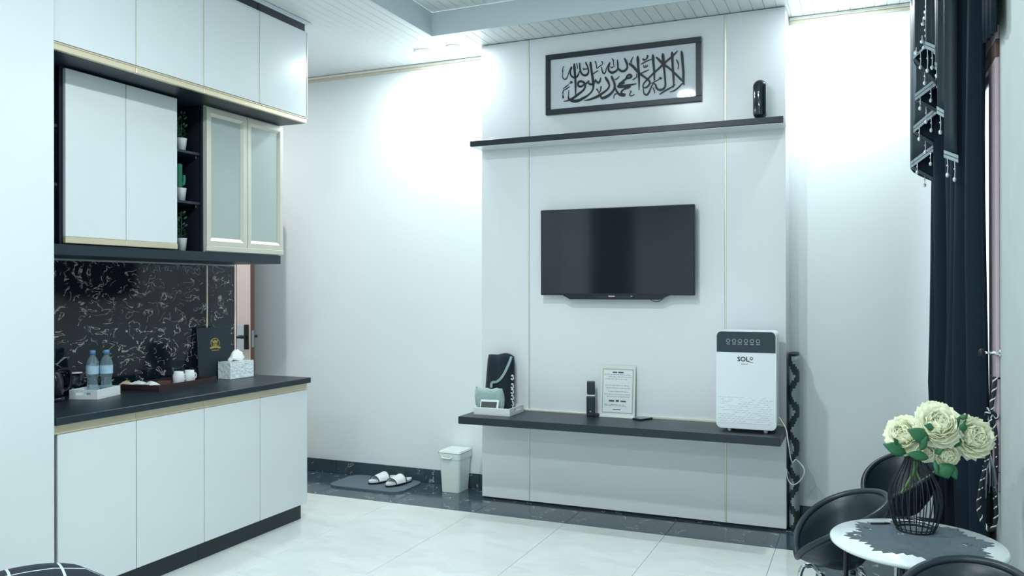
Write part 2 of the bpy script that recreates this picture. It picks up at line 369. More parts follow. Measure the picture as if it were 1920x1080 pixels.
# ------------------------------------------------------------------ framed calligraphy
FX0, FX1, FZ0, FZ1 = -1.912, -.903, 2.553, 2.945
FY = YP-.022
t = thing('picture_frame', 'black framed calligraphy on white ground hanging above the upper shelf', 'picture', ((FX0+FX1)/2, YP, FZ0))
bw = .034
for (a, c, d, e) in ((FX0, FX1, FZ1-bw, FZ1), (FX0, FX1, FZ0, FZ0+bw), (FX0, FX0+bw, FZ0+bw, FZ1-bw), (FX1-bw, FX1, FZ0+bw, FZ1-bw)):
    b = BM(); box(b, a, c, FY, YP-.001, d, e, .002, 1); obj('frame_bar', b, BLACK, t, True)
b = BM(); box(b, FX0+bw, FX1-bw, FY+.010, YP-.002, FZ0+bw, FZ1-bw); obj('backing', b, mat('backing_board', (214, 219, 226), .04, var=.01, coat=.3), t, True)
Z1 = [
 [(155,305,4),(135,350,8),(130,390,16),(132,430,5),(128,480,8),(150,520,14),(185,525,14),(210,490,10),(240,400,8),(270,330,10),(290,315,14)],
 [(290,330,12),(265,380,14),(262,430,20),(285,475,24),(330,500,26),(375,480,24),(400,440,16),(415,390,10)],
 [(330,260,18),(330,320,34),(338,420,30),(348,560,26),(350,700,22),(350,800,10)],
 [(365,255,6),(378,300,10),(380,350,6)],
 [(420,250,14),(420,300,18),(430,380,22),(460,440,26),(510,460,28),(550,440,26),(570,390,20),(555,320,16),(530,265,22),(520,235,8)],
 [(475,335,8),(490,365,12),(510,345,8),(530,360,10),(548,335,6)],
 [(605,230,14),(605,270,32),(615,350,28),(630,450,30),(645,560,34),(650,640,28),(640,700,22),(600,760,22),(540,810,26),(470,850,34),(400,885,40),(330,895,42),(270,880,36),(235,850,26),(230,800,12),(238,710,4)],
 [(680,220,16),(692,250,14),(702,300,10),(705,345,6),(740,320,10),(780,290,10),(810,260,8),(790,225,20)],
 [(650,435,10),(690,405,12),(735,378,8)],
 [(790,320,10),(795,370,14),(820,425,20),(850,415,14),(870,350,10),(900,290,12),(930,240,14)],
 [(930,245,14),(915,300,16),(905,340,18),(915,385,26),(960,415,32),(1010,400,28),(1050,370,22),(1065,330,18),(1060,250,20),(1055,195,8)],
 [(1065,330,16),(1085,365,22),(1130,390,30),(1180,380,28),(1215,340,22),(1225,290,20),(1205,220,22),(1175,165,8)],
 [(960,175,6),(985,200,16),(990,250,8),(1000,320,6)], [(935,315,8),(960,330,14),(980,320,10),(1000,310,6)],
 [(400,640,30),(390,610,26),(400,575,26),(440,560,30),(490,580,30),(520,620,26)],
 [(400,640,30),(440,650,26),(490,620,22),(540,590,20),(575,545,14)],
 [(515,610,20),(510,660,24),(480,710,24),(420,760,28),(350,815,32),(280,860,28),(220,885,18),(150,900,6)],
 [(575,550,10),(570,590,20),(600,610,26),(650,600,30),(675,555,20),(700,560,26),(730,585,28),(760,560,22),(775,495,10)],
 [(690,520,10),(685,560,18)], [(260,560,10),(290,575,18),(265,590,14),(240,590,6)], [(140,685,6),(190,650,12),(235,615,8)],
 [(150,715,6),(200,685,12),(250,650,8)], [(155,700,8),(135,750,12),(135,790,8),(140,830,26),(130,850,6)],
 [(850,485,20),(870,520,34),(900,570,30),(920,630,22),(900,680,22),(850,730,24),(790,770,30),(720,815,34),(640,850,28),(560,875,18),(490,885,6)],
 [(780,645,20),(775,690,12),(760,735,10),(735,760,8)], [(705,690,24),(725,720,14),(750,760,10)],
 [(955,470,20),(970,510,30),(1000,580,28),(1010,650,26),(985,720,26),(930,780,32),(860,825,36),(800,845,34),(775,820,20),(780,780,10)],
 [(1010,650,20),(1040,720,26),(1080,775,30),(1140,795,38),(1190,795,30)],
 [(1015,520,8),(1030,530,14),(1050,515,10),(1065,500,8),(1090,470,8)], [(1050,500,8),(1070,520,10)],
 [(995,850,6),(1000,800,8),(1020,775,12),(1050,770,10)],
 [(1180,580,22),(1100,620,26),(1065,645,24),(1090,660,24),(1160,655,24),(1260,640,18)], [(1260,665,20),(1180,690,18),(1130,720,14),(1110,770,14)]]
Z2 = [
 [(60,650,24),(120,610,26),(140,560,22),(180,540,30),(215,560,26),(190,590,26),(130,600,24)], [(0,700,22),(60,655,22)],
 [(0,735,26),(100,725,26),(200,710,24),(300,690,10)], [(200,735,18),(110,770,20),(60,810,16),(45,850,20),(110,885,40)], [(0,880,24),(60,880,30)],
 [(90,260,8),(110,300,22),(140,370,22),(140,430,22),(100,470,26),(50,480,24),(0,440,20)],
 [(180,340,10),(190,360,34),(240,400,34),(310,480,34),(380,540,28),(450,590,26),(510,640,24),(520,690,22),(470,750,22),(410,750,16),(415,700,14),(460,640,18),(530,570,20),(600,500,22),(680,430,24),(750,360,28),(830,290,22),(920,210,20),(995,135,8)],
 [(245,235,4),(215,290,14),(205,335,20)],
 [(318,220,10),(322,270,38),(328,400,32),(338,520,32),(342,650,24),(342,800,8)],
 [(480,205,14),(485,230,24),(460,280,12),(420,285,26),(405,265,14)], [(375,365,8),(450,320,14),(560,275,8)],
 [(420,380,10),(425,415,12),(455,410,12),(480,400,12),(480,370,8)], [(450,375,8),(455,410,10)], [(375,515,8),(440,485,14),(510,455,6)], [(230,630,8),(280,595,12),(310,565,8)],
 [(572,195,10),(578,240,36),(585,350,30),(597,480,28),(600,640,16)],
 [(625,245,14),(660,270,28),(740,350,34),(850,430,26),(950,520,28),(1040,610,28),(1095,670,20),(1060,700,16),(1000,760,18),(930,810,16),(860,830,8)],
 [(740,175,10),(745,220,38),(755,340,36),(765,450,26),(780,600,24),(785,720,24),(750,780,28),(690,795,28),(640,770,26),(620,710,22),(590,690,14),(560,720,14),(530,790,18),(500,850,22),(470,880,24),(430,860,18),(415,800,12),(410,750,10)],
 [(898,150,10),(900,190,36),(905,330,30),(915,480,28),(925,650,22),(922,760,8)], [(690,870,14),(780,810,20),(870,760,18),(955,705,8)],
 [(1055,135,10),(1065,190,34),(1075,330,30),(1088,480,30),(1090,620,26),(1100,715,10)], [(970,280,10),(995,330,18),(1005,380,12),(995,450,4)],
 [(540,690,8),(620,650,12),(690,610,10)], [(680,590,16),(715,590,14),(715,610,12),(680,605,14)], [(575,755,10),(595,800,14),(605,855,5)],
 [(185,810,6),(210,820,12),(190,850,10),(185,890,12),(220,895,12),(265,870,6)], [(300,520,10),(300,570,8)]]
b = BM(); k = 0
for (ox, oy, st) in ((1040, 90, Z1), (1160, 80, Z2)):
    for s in st:
        pts = smooth(s, 4); k += 1; yy = FY+.005-(k % 7)*.0004
        W = [on(ox+p[0]/9, oy+p[1]/9, 1, yy) for p in pts]
        fr, bk = [], []
        for i, p in enumerate(W):
            d = (W[min(i+1, len(W)-1)]-W[max(i-1, 0)]); d.y = 0
            d = d.normalized() if d.length > 0 else Vector((1, 0, 0)); nrm = Vector((-d.z, 0, d.x))*max(pts[i][2]*1.2, 9)/9*.5*.00345
            fr.append((b.verts.new(p+nrm), b.verts.new(p-nrm))); q = Vector((0, .0055, 0))
            bk.append((b.verts.new(p+nrm+q), b.verts.new(p-nrm+q)))
        for i in range(len(W)-1):
            b.faces.new((fr[i][0], fr[i+1][0], fr[i+1][1], fr[i][1]))
            b.faces.new((fr[i][0], bk[i][0], bk[i+1][0], fr[i+1][0])); b.faces.new((fr[i][1], fr[i+1][1], bk[i+1][1], bk[i][1]))
o = obj('calligraphy', b, INK, t, True); o['label'] = 'raised black calligraphy lettering'

# capsule speaker on the upper shelf
b = BM(); R = .041; Hc = .236
prof = [(0, 0), (.026, 0), (.028, .008)]+[(R*math.sin(a), R+.004-R*math.cos(a)) for a in [PI*.25+PI*.25*i/4 for i in range(5)]]+[(R*math.sin(a), Hc-R-R*math.cos(a)) for a in [PI/2+PI/2*i/8 for i in range(9)]]
t = thing('capsule_camera', 'glossy black capsule shaped device standing at the right end of the upper shelf', 'device', (-.553, 4.93, ZH))
b = BM(); lathe(b, prof, 28); obj('body', b, mat('glossy_black', (18, 26, 32), .08, coat=.8), t)
b = BM(); lathe(b, [(0, 0), (.006, 0), (.006, .002), (0, .002)], 12); bmesh.ops.transform(b, matrix=Matrix.Translation((-.006, -R+.0005, .155)) @ Matrix.Rotation(PI/2, 4, 'X'), verts=b.verts[:]); obj('lens', b, SILVER, t)

# ------------------------------------------------------------------ kitchen cabinets
YS = [2.42, 2.855, 3.288, 3.718, 4.147]
XD = -3.16                          # door face
ZW = .874                           # worktop height
pos_l = ['beside the tall white unit', 'second from the tall white unit', 'third from the tall white unit', 'at the open end of the row']
for i in range(4):
    y0, y1 = YS[i], YS[i+1]
    t = thing('base_cabinet', 'white base cabinet with gold finger rail, '+pos_l[i], 'cabinet', (XD-.3, (y0+y1)/2, 0), group='white base cabinets under the worktop')
    b = BM(); box(b, XW+.004, XD-.022, y0+.0008, y1-.0008, .1, .838); obj('body', b, BLACKM if i < 3 else DOORW, t, True)
    b = BM(); box(b, XD-.020, XD, y0+(.022 if i == 0 else .0025), y1-.0025, .101, .800, .0015, 1); obj('door', b, DOORW, t, True)
    b = BM(); box(b, XD-.020, XD-.002, y0+.001, y1-.001, .806, .840, .002, 1); box(b, XD-.004, XD+.004, y0+.001, y1-.001, .802, .808, .0015, 1); obj('handle_rail', b, GOLD, t, True)
    b = BM(); box(b, XW+.004, XD-.042, y0+.0008, y1-(.0008 if i < 3 else .012), .001, .1); obj('plinth', b, BLACK, t, True)
tag(obj('worktop', box(BM(), XW+.012, -3.137, 2.421, 4.153, .8415, ZW, .002, 1), BLACK), 'black kitchen worktop holding bottles, trays and tissue box', 'worktop')
t = thing('tall_cabinet', 'tall plain white cabinet at the left edge beside the worktop', 'cabinet', (-3.4, 2.0, 0))
b = BM(); box(b, XW+.004, XD, 1.25, 2.4125, .02, ZC-.012); obj('body', b, DOORW, t, True)
b = BM(); box(b, XD+.001, XD+.02, 1.25, 2.4125, .03, ZC-.014, .002, 1); obj('door', b, DOORW, t, True)
b = BM(); box(b, XD-.018, XD-.002, 2.4128, 2.4188, .03, .8); obj('edge_trim', b, BLACKM, t, True)
b = BM(); box(b, XD-.01, XD+.004, 2.4130, 2.4172, 2.48, ZC-.014); obj('edge_strip', b, BRASS, t, True)

ZU = 2.442
for i in range(4):
    y0, y1 = YS[i], YS[i+1]
    t = thing('upper_cabinet', 'white upper cabinet with gold rail under the ceiling, '+pos_l[i], 'cabinet', (XD-.3, (y0+y1)/2, ZU), group='white upper cabinets under the ceiling')
    b = BM(); box(b, XW+.004, XD-.022, y0+.0008, y1-.0008, ZU+.006, 3.006); obj('body', b, DOORW if i == 3 else BLACKM, t, True)
    b = BM(); box(b, XW+.004, XD-.024, y0+.0008, y1-.0008, ZU, ZU+.005); obj('bottom_panel', b, BLACK, t, True)
    b = BM(); box(b, XD-.020, XD, y0+.0025, y1-.0025, 2.478, 3.004, .0015, 1); obj('door', b, DOORW, t, True)
    b = BM(); box(b, XD-.022, XD-.001, y0+.001, y1-.001, ZU, ZU+.028, .002, 1); box(b, XD-.004, XD+.004, y0+.001, y1-.001, ZU+.026, ZU+.032, .0015, 1); obj('handle_rail', b, GOLD, t, True)
    b = BM(); box(b, XD-.002, XD+.003, y1-.0022, y1+.0008, 2.478, 3.0); obj('edge_strip', b, BRASS, t, True)
    b = BM(); box(b, XW+.004, XD-.012, y0+.0008, y1-.006, 3.0065, 3.052); obj('frieze', b, BLACK, t, True)
b = BM(); box(b, XW, XD-.006, 2.414, 4.16, 3.053, ZC-.009, .003); box(b, XW, XD+.014, 2.414, 4.18, 3.060, ZC-.0085, .003)
structure(obj('trim_4', b, COFFER))

# row of wall units between worktop and upper cabinets
XM = -3.345; ZB0, ZB1 = 1.576, 1.626
tag(obj('shelf_board', box(BM(), XW+.012, XM-.006, 2.415, 4.133, ZB0, ZB1, .0015, 1), BLACK), 'long black board along the bottom of the wall cabinets', 'shelf')
def niche(y0, y1, label, shelves):
    t = thing('open_shelf_unit', label, 'shelf', (XM-.2, (y0+y1)/2, ZB1))
    b = BM(); box(b, XW+.004, XW+.016, y0, y1, ZB1, ZU); obj('back_panel', b, NICHE, t, True)
    for a, c in ((y0, y0+.012), (y1-.012, y1)):
        b = BM(); box(b, XW+.016, XM-.02, a, c, ZB1+.001, ZU-.001); obj('side_panel', b, NICHE, t, True)
    for z in shelves:
        b = BM(); box(b, XW+.017, XM-.03, y0+.013, y1-.013, z-.014, z, .001, 1); obj('shelf', b, BLACK, t, True)
        b = BM(); box(b, XM-.07, XM-.055, y1-.022, y1-.0125, z-.03, z-.015, .002); obj('shelf_pin', b, STEEL, t, True)
niche(2.424, 2.622, 'narrow black open shelf unit between the tall white unit and the wall cabinet', (2.172, 1.905))
niche(3.292, 3.496, 'narrow black open shelf unit holding three small potted plants', (2.172, 1.899))
t = thing('wall_cabinet', 'white double door wall cabinet with gold bottom rail', 'cabinet', (XM-.2, 2.957, ZB1))
b = BM(); box(b, XW+.004, XM-.022, 2.6235, 3.2905, ZB1+.001, ZU-.001); obj('body', b, BLACKM, t, True)
for a, c in ((2.627, 2.959), (2.963, 3.288)):
    d = obj('door', box(BM(), XM-.020, XM, a, c, 1.662, ZU-.012, .0015, 1), DOORW, t, False)
    for v in d.data.vertices: v.co -= t.location
    b = BM(); box(b, XM-.018, XM+.003, a-.002, c+.0015, 1.632, 1.661, .002, 1); obj('handle_rail', b, GOLD, d, True)
t = thing('glass_cabinet', 'wall cabinet with two frosted glass doors in champagne metal frames', 'cabinet', (XM-.2, 3.82, ZB1))
CABW = mat('cabinet_inside', (222, 230, 230), .5)
for (x0, x1, a, c, z0, z1) in ((XW+.004, XM-.022, 3.4975, 3.511, ZB1+.001, ZU-.001), (XW+.004, XM-.022, 4.136, 4.15, ZB1+.001, ZU-.001), (XW+.004, XW+.016, 3.511, 4.136, ZB1+.001, ZU-.001), (XW+.016, XM-.022, 3.511, 4.136, ZB1+.001, ZB1+.014), (XW+.016, XM-.022, 3.511, 4.136, ZU-.014, ZU-.001)):
    obj('body_panel', box(BM(), x0, x1, a, c, z0, z1), CABW, t, True)
obj('shelf', box(BM(), XW+.017, XM-.0225, 3.512, 4.135, 1.995, 2.014), mat('shelf_white', (244, 248, 248), .4), t, True)
for a, c in ((3.500, 3.821), (3.826, 4.149)):
    z0, z1 = 1.662, ZU-.012; fw = .045
    b = BM()
    # mitred frame with a bevelled inner edge
    outer = [(a, z0), (c, z0), (c, z1), (a, z1)]; inner = [(a+fw, z0+fw), (c-fw, z0+fw), (c-fw, z1-fw), (a+fw, z1-fw)]; mid = [(a+fw*.62, z0+fw*.62), (c-fw*.62, z0+fw*.62), (c-fw*.62, z1-fw*.62), (a+fw*.62, z1-fw*.62)]
    rings = [[b.verts.new((x, y, z)) for y, z in q] for x, q in ((XM-.020, outer), (XM, outer), (XM, mid), (XM-.010, inner), (XM-.020, inner))]
    for r1, r2 in zip(rings, rings[1:]+rings[:1]):
        for i in range(4): b.faces.new((r1[i], r1[(i+1) % 4], r2[(i+1) % 4], r2[i]))
    d = obj('door', b, GOLDF, t, True)
    obj('pane', box(BM(), XM-.017, XM-.012, a+fw-.004, c-fw+.004, z0+fw-.004, z1-fw+.004), FROST, d, True)
    obj('handle_rail', box(BM(), XM-.018, XM+.003, a-.002, c+.0015, 1.632, 1.661, .002, 1), GOLDF, d, True)
    for z in (1.76, 2.33):
        b = BM(); lathe(b, [(0, 0), (.018, 0), (.018, .012), (0, .012)], 14); bmesh.ops.transform(b, matrix=Matrix.Translation((XM-.035, c-fw-.028, z)) @ Matrix.Rotation(PI/2, 4, 'Y'), verts=b.verts[:])
        if c > 4: obj('hinge', b, STEEL, d, True)

# backsplash
XS = XW+.011
t = thing('backsplash', 'glossy black marble backsplash with pale veins behind the worktop', 'backsplash', (XW, 3.3, ZW))
for a, c in ((2.416, 3.907), (3.917, 4.153)): obj('marble_slab', box(BM(), XW+.001, XS, a, c, ZW+.001, ZB0-.002, .001, 1), MARBB, t, True)
obj('brass_strip', box(BM(), XW+.001, XS+.003, 3.9075, 3.9165, ZW+.001, ZB0-.002), BRASS, t, True)
obj('top_trim', box(BM(), XS+.0002, XS+.008, 2.416, 4.150, ZB0-.010, ZB0-.001), SILVER, t, True)
obj('end_trim', box(BM(), XW-.115, XS, 4.1555, 4.166, .001, ZC-.01), PINK, t, True)

# door standing open in the passage
d1 = bpy.data.objects.new('door_1', None); COL.objects.link(d1); structure(d1); d1.location = (-4.8, 5.05, 0)
DX1 = on(470, 600, 1, 5.0).x
obj('leaf', box(BM(), DX1-.82, DX1, 5.0, 5.045, .01, 2.15, .002, 1), BROWN, d1, True)
obj('face_sheet', box(BM(), DX1-.80, DX1-.002, 4.994, 4.9995, .02, 2.14), PINK, d1, True)
obj('groove', box(BM(), DX1-.138, DX1-.132, 4.9925, 4.9938, .02, 2.14), BROWN, d1, True)
obj('lock_plate', box(BM(), DX1-.052, DX1-.012, 4.984, 4.9935, .955, 1.145, .003), BLACKM, d1, True)
obj('strike_plate', box(BM(), DX1+.0002, DX1+.002, 5.010, 5.035, .97, 1.10), SILVER, d1, True)
for y0, y1 in ((4.930, 4.984), (5.0455, 5.10)):
    b = BM(); tube(b, [(DX1-.03, y0, 1.05), (DX1-.03, y1, 1.05)], .011, 10)
    yh = y0+.008 if y0 < 5 else y1-.008
    tube(b, [(DX1-.02, yh, 1.05), (DX1-.15, yh, 1.05)], .010, 10); obj('handle', b, BLACKM, d1, True)
obj('mirror_rosette', box(BM(), DX1-.125, DX1-.056, 4.989, 4.9935, .94, 1.14, .003), MIRROR, d1, True)
d2 = bpy.data.objects.new('reflection_door', None); COL.objects.link(d2); structure(d2); d2.location = (-3.13, -.9, 0)  # unseen dark door, added to reflect as the dark band in the screen
obj('leaf', box(BM(), -3.139, -3.10, -1.9, .1, .01, 2.6, .003), mat('reflection_door_dark', (36, 30, 30), .5, var=.15, nscale=9), d2, True)
obj('handle', tube(BM(), [(-3.06, .0, .95), (-3.06, .0, 1.2)], .012, 10), STEEL, d2, True)

# ------------------------------------------------------------------ things on the worktop
def W(px, py, z=ZW): return on(px, py, 2, z)
def xf(b, loc, rz=0, M=None):
    bmesh.ops.transform(b, matrix=Matrix.Translation(loc) @ Matrix.Rotation(rz, 4, 'Z') @ (M or Matrix()), verts=b.verts[:]); return b
def tray(name, label, loc, rz, sx, sy, h, m, handle=True, wall=.008, slope=0.):
    t = thing(name, label, 'tray', loc, rz)
    obj('base', box(BM(), -sx/2, sx/2, -sy/2, sy/2, 0, .006), m, t)
    for s in (-1, 1):
        obj('side', box(BM(), s*(sx/2-wall/2)-wall/2, s*(sx/2-wall/2)+wall/2, -sy/2, sy/2, .0062, h, .0015, 1), m, t)
    for s in (-1, 1):
        y0, y1 = s*(sy/2-wall/2)-wall/2, s*(sy/2-wall/2)+wall/2
        b = BM()
        if handle:
            # end wall with a long rounded grip hole
            hw, hz0, hz1 = sx*.26, h*.42, h*.72
            box(b, -sx/2+wall, sx/2-wall, y0, y1, .0062, hz0); box(b, -sx/2+wall, sx/2-wall, y0, y1, hz1, h)
            box(b, -sx/2+wall, -hw, y0, y1, hz0, hz1); box(b, hw, sx/2-wall, y0, y1, hz0, hz1)
        else: box(b, -sx/2+wall, sx/2-wall, y0, y1, .0062, h)
        obj('end', b, m, t)
    return t
# white tray, bottles and glass
c0 = W(183, 749); tr = math.radians(-22)
ex = Vector((math.cos(tr+PI/2), math.sin(tr+PI/2), 0)); ey = Vector((-ex.y, ex.x, 0))
e1 = Vector((-.95, -.31, 0)); e2 = Vector((-.31, .95, 0)); SA, SB = .15, .20
tc = c0+e1*SA/2+e2*SB/2
tray('serving_tray', 'small white tray with grip hole holding two water bottles', tc, math.atan2(e1.y, e1.x)+PI, SA, SB, .046, PLASTIC)
def bottle(loc, label):
    t = thing('water_bottle', label, 'bottle', loc, group='water bottles on the white tray')
    b = BM(); lathe(b, [(0, 0), (.024, 0), (.029, .006), (.029, .02), (.026, .05), (.023, .075), (.027, .095), (.030, .105), (.030, .150), (.0285, .165), (.022, .185), (.013, .198), (.012, .205), (0, .205)], 22); obj('body', b, WATER, t)
    b = BM(); lathe(b, [(.0303, .108), (.0308, .112), (.0308, .146), (.0303, .150)], 22); obj('label_wrap', b, LABEL, t)
    b = BM(); lathe(b, [(0, .228), (.013, .228), (.0145, .224), (.0145, .206), (0, .206)], 18); obj('cap', b, BLUE, t)
zt = ZW+.0065
bottle(tc+e1*.022+e2*.012+Vector((0, 0, .0065)), 'clear water bottle with blue cap, standing nearer the wine glass')
bottle(tc-e1*.032+e2*.045+Vector((0, 0, .0065)), 'clear water bottle with blue cap, standing nearer the dark tray')
g = tc+e1*.044-e2*.050+Vector((0, 0, .0065)); g = on(140, 720, 0, -3.692); g.z = ZW
t = thing('wine_glass', 'stemmed glass covered with a white paper lid beside the water bottles', 'glass', g)
b = BM(); lathe(b, [(0, 0), (.026, 0), (.026, .003), (.006, .006), (.005, .03), (.012, .036), (.028, .052), (.034, .075), (.034, .095), (.031, .118), (.0295, .118), (.0325, .095), (.0325, .075), (.026, .054), (.01, .040), (0, .039)], 24); obj('bowl', b, GLASS, t)
b = BM(); lathe(b, [(0, .119), (.036, .119), (.036, .123), (0, .123)], 24); obj('lid', b, PAPER, t)
# kettle mostly hidden beyond the tall cabinet
kp = Vector((-3.648, 2.765, ZW))
t = thing('kettle', 'black electric kettle partly hidden beyond the tall white cabinet', 'kettle', kp)
GB = mat('kettle_black', (20, 28, 34), .2)
b = BM(); lathe(b, [(0, 0), (.07, 0), (.074, .006), (.074, .02), (0, .02)], 24); obj('base', b, GB, t)
b = BM(); lathe(b, [(0, .021), (.066, .021), (.072, .05), (.07, .1), (.058, .14), (.05, .15), (0, .156)], 24); obj('body', b, GB, t)
b = BM(); tube(b, smooth([(0, .05, .145), (0, .105, .15), (0, .125, .11), (0, .115, .05), (0, .071, .04)], 4), .009, 8); obj('handle', b, GB, t)
b = BM(); lathe(b, [(0, .157), (.014, .157), (.012, .17), (0, .173)], 12); obj('lid_knob', b, GB, t)
# dark wooden tray with sachets and mugs
dA = Vector((-3.43, 3.245, ZW)); ed = Vector((-.10, .995, 0)).normalized(); Ld = .47; en = Vector((-ed.y, ed.x, 0)); DW = .25
dc = dA+ed*Ld/2+en*DW/2
tray('wooden_tray', 'long dark wooden tray holding sachets and two white cups', dc, math.atan2(ed.y, ed.x), Ld, DW, .034, WOOD, False)
dz = Vector((0, 0, .0065))
def crumple(px, py, s, m, label):
    p = on(px, 720, 0, py); p.z = ZW+.008; b = BM()
    for k in range(2):
        a = random.uniform(0, PI); q = [(-s, -s*.7), (s, -s*.6), (s*.9, s*.7), (-s*.8, s*.8)]; R2 = Matrix.Rotation(a, 4, 'Z')
        n2 = 4; vv = {}
        for lay in (0, 1):
            for i in range(n2+1):
                for j in range(n2+1):
                    u, v = i/n2*2-1, j/n2*2-1
                    h = .004+k*.014+(.022*math.cos(u*1.4)*math.cos(v*1.4) if lay else 0)+random.uniform(0, .003)*lay
                    vv[lay, i, j] = b.verts.new(R2 @ Vector((u*s, v*s*.72, h)))
        for lay in (0, 1):
            for i in range(n2):
                for j in range(n2): b.faces.new((vv[lay, i, j], vv[lay, i+1, j], vv[lay, i+1, j+1], vv[lay, i, j+1]))
    for v in b.verts: v.co += p
    o = obj('sachet', b, m); return tag(o, label, 'sachet', 'sachets on the dark wooden tray')
crumple(260, -3.63, .044, PAPER, 'white paper sachet lying in the middle of the dark tray')
crumple(284, -3.55, .040, PAPER, 'white pointed paper sachet at the front edge of the dark tray')
crumple(236, -3.685, .032, mat('sachet_beige', (190, 178, 150), .5, var=.3, nscale=90), 'beige printed sachet at the end of the dark tray by the bottles')
b = BM(); box(b, -.035, .035, -.025, .025, 0, .02, .002); q_ = on(308, 715, 0, -3.64); q_.z = ZW+.0068; xf(b, q_, .5); tag(obj('coaster_box', b, BROWN), 'small brown box on the dark tray beside the white cups', 'box')
for px, lab in ((335, 'white cup on the dark tray, nearer the sachets'), (355, 'white cup on the dark tray, nearer the black folder')):
    p = on(px, 705, 0, -3.595); p.z = ZW+.0065
    t = thing('cup', lab, 'cup', p, group='white cups on the dark tray')
    b = BM(); lathe(b, [(0, 0), (.027, 0), (.031, .004), (.032, .05), (.027, .058), (.026, .070), (.024, .070), (.024, .058), (.029, .05), (.028, .006), (0, .005)], 22); obj('body', b, PLASTIC, t)
    b = BM(); tube(b, smooth([(0, .031, .05), (0, .05, .046), (0, .052, .025), (0, .031, .015)], 4), .004, 6); obj('handle', b, PLASTIC, t)
# menu folder
fA = Vector((-3.694, 3.803, ZW)); fd = Vector((.31, .951, 0)).normalized(); fn = Vector((fd.y, -fd.x, 0)); lean = math.radians(5)
t = thing('menu_folder', 'black menu folder with gold emblem leaning by the marble backsplash', 'folder', fA+fd*.11, math.atan2(fd.y, fd.x))
ML = Matrix.Rotation(-lean, 4, 'X')
def fpart(name, b, m, par): bmesh.ops.transform(b, matrix=ML, verts=b.verts[:]); return obj(name, b, m, par)
FB = mat('folder_black', (36, 48, 58), .5, var=.06, nscale=150, bump=.15)
cov = fpart('front_cover', box(BM(), -.11, .11, -.003, 0, .0005, .312, .001, 1), FB, t)
fpart('pages', box(BM(), -.106, .104, .0005, .008, .004, .307), PAPER, t)
fpart('back_cover', box(BM(), -.11, .11, .0085, .0115, .0005, .312, .001, 1), FB, t)
b = BM(); lathe(b, [(.026, 0), (.029, 0), (.029, .001), (.026, .001)], 24, close=True); bmesh.ops.transform(b, matrix=Matrix.Translation((.0, -.0035, .215)) @ Matrix.Rotation(PI/2, 4, 'X'), verts=b.verts[:])
fl = lambda u, v, d: (u, d, v+.215)
prism(b, [(-.015, .0), (-.019, .018), (-.009, .010), (0, .021), (.009, .010), (.019, .018), (.015, .0)], fl, -.0045, -.0032)
for u in (-.009, .0, .009): prism(b, [(u-.003, -.02), (u+.003, -.02), (u+.003, -.003), (u-.003, -.003)], fl, -.0045, -.0032)
prism(b, [(-.038, -.030), (-.030, -.036), (0, -.031), (.030, -.036), (.038, -.030), (.030, -.024), (0, -.020), (-.030, -.024)], fl, -.0048, -.0032)
prism(b, [(-.024, -.047), (.024, -.047), (.024, -.043), (-.024, -.043)], fl, -.0045, -.0032)
fpart('emblem', b, EGOLD, cov)
# tissue box
tB = W(432, 712); tC = W(476, 706); tA = W(402, 710)
ev = (tC-tB); Lt = min(ev.length, .26); ev.normalize(); en = Vector((-ev.y, ev.x, 0)); Wt = .10
tcen = tB+ev*Lt/2+en*Wt/2
t = thing('tissue_box', 'textured crystal acrylic tissue box near the end of the worktop', 'tissue box', tcen, math.atan2(ev.y, ev.x))
ACR = marble('acrylic_ripple', (214, 228, 232), (240, 248, 250), .12, 40, .12, .35)
bb = ACR.node_tree; bp = bb.nodes.new('ShaderNodeBump'); bp.inputs['Strength'].default_value = .8; bp.inputs['Distance'].default_value = .004
nn = bb.nodes.new('ShaderNodeTexVoronoi'); nn.inputs['Scale'].default_value = 60; tcn = bb.nodes.new('ShaderNodeTexCoord')
bb.links.new(tcn.outputs['Object'], nn.inputs['Vector']); bb.links.new(nn.outputs['Distance'], bp.inputs['Height']); bb.links.new(bp.outputs[0], bb.nodes['Principled BSDF'].inputs['Normal'])
obj('body', box(BM(), -Lt/2, Lt/2, -Wt/2, Wt/2, .0005, .098, .002, 1), ACR, t)
obj('lid', box(BM(), -Lt/2, Lt/2, -Wt/2, Wt/2, .0985, .104, .002, 1), ACR, t)
b = BM(); ring = []
for k, (r, z) in enumerate(((.036, .1045), (.046, .115), (.036, .132), (.030, .150), (.012, .168))):
    ring.append([b.verts.new((r*1.3*math.cos(a)*(1+.25*math.sin(3*a+k)), .6*r*math.sin(a), z+.008*math.sin(2*a+k))) for a in [2*PI*i/14 for i in range(14)]])
for r1, r2 in zip(ring, ring[1:]):
    for i in range(14): b.faces.new((r1[i], r1[(i+1) % 14], r2[(i+1) % 14], r2[i]))
b.faces.new(ring[-1]); obj('tissue', b, mat('tissue_white', (246, 250, 250), .8), t, shade=True)

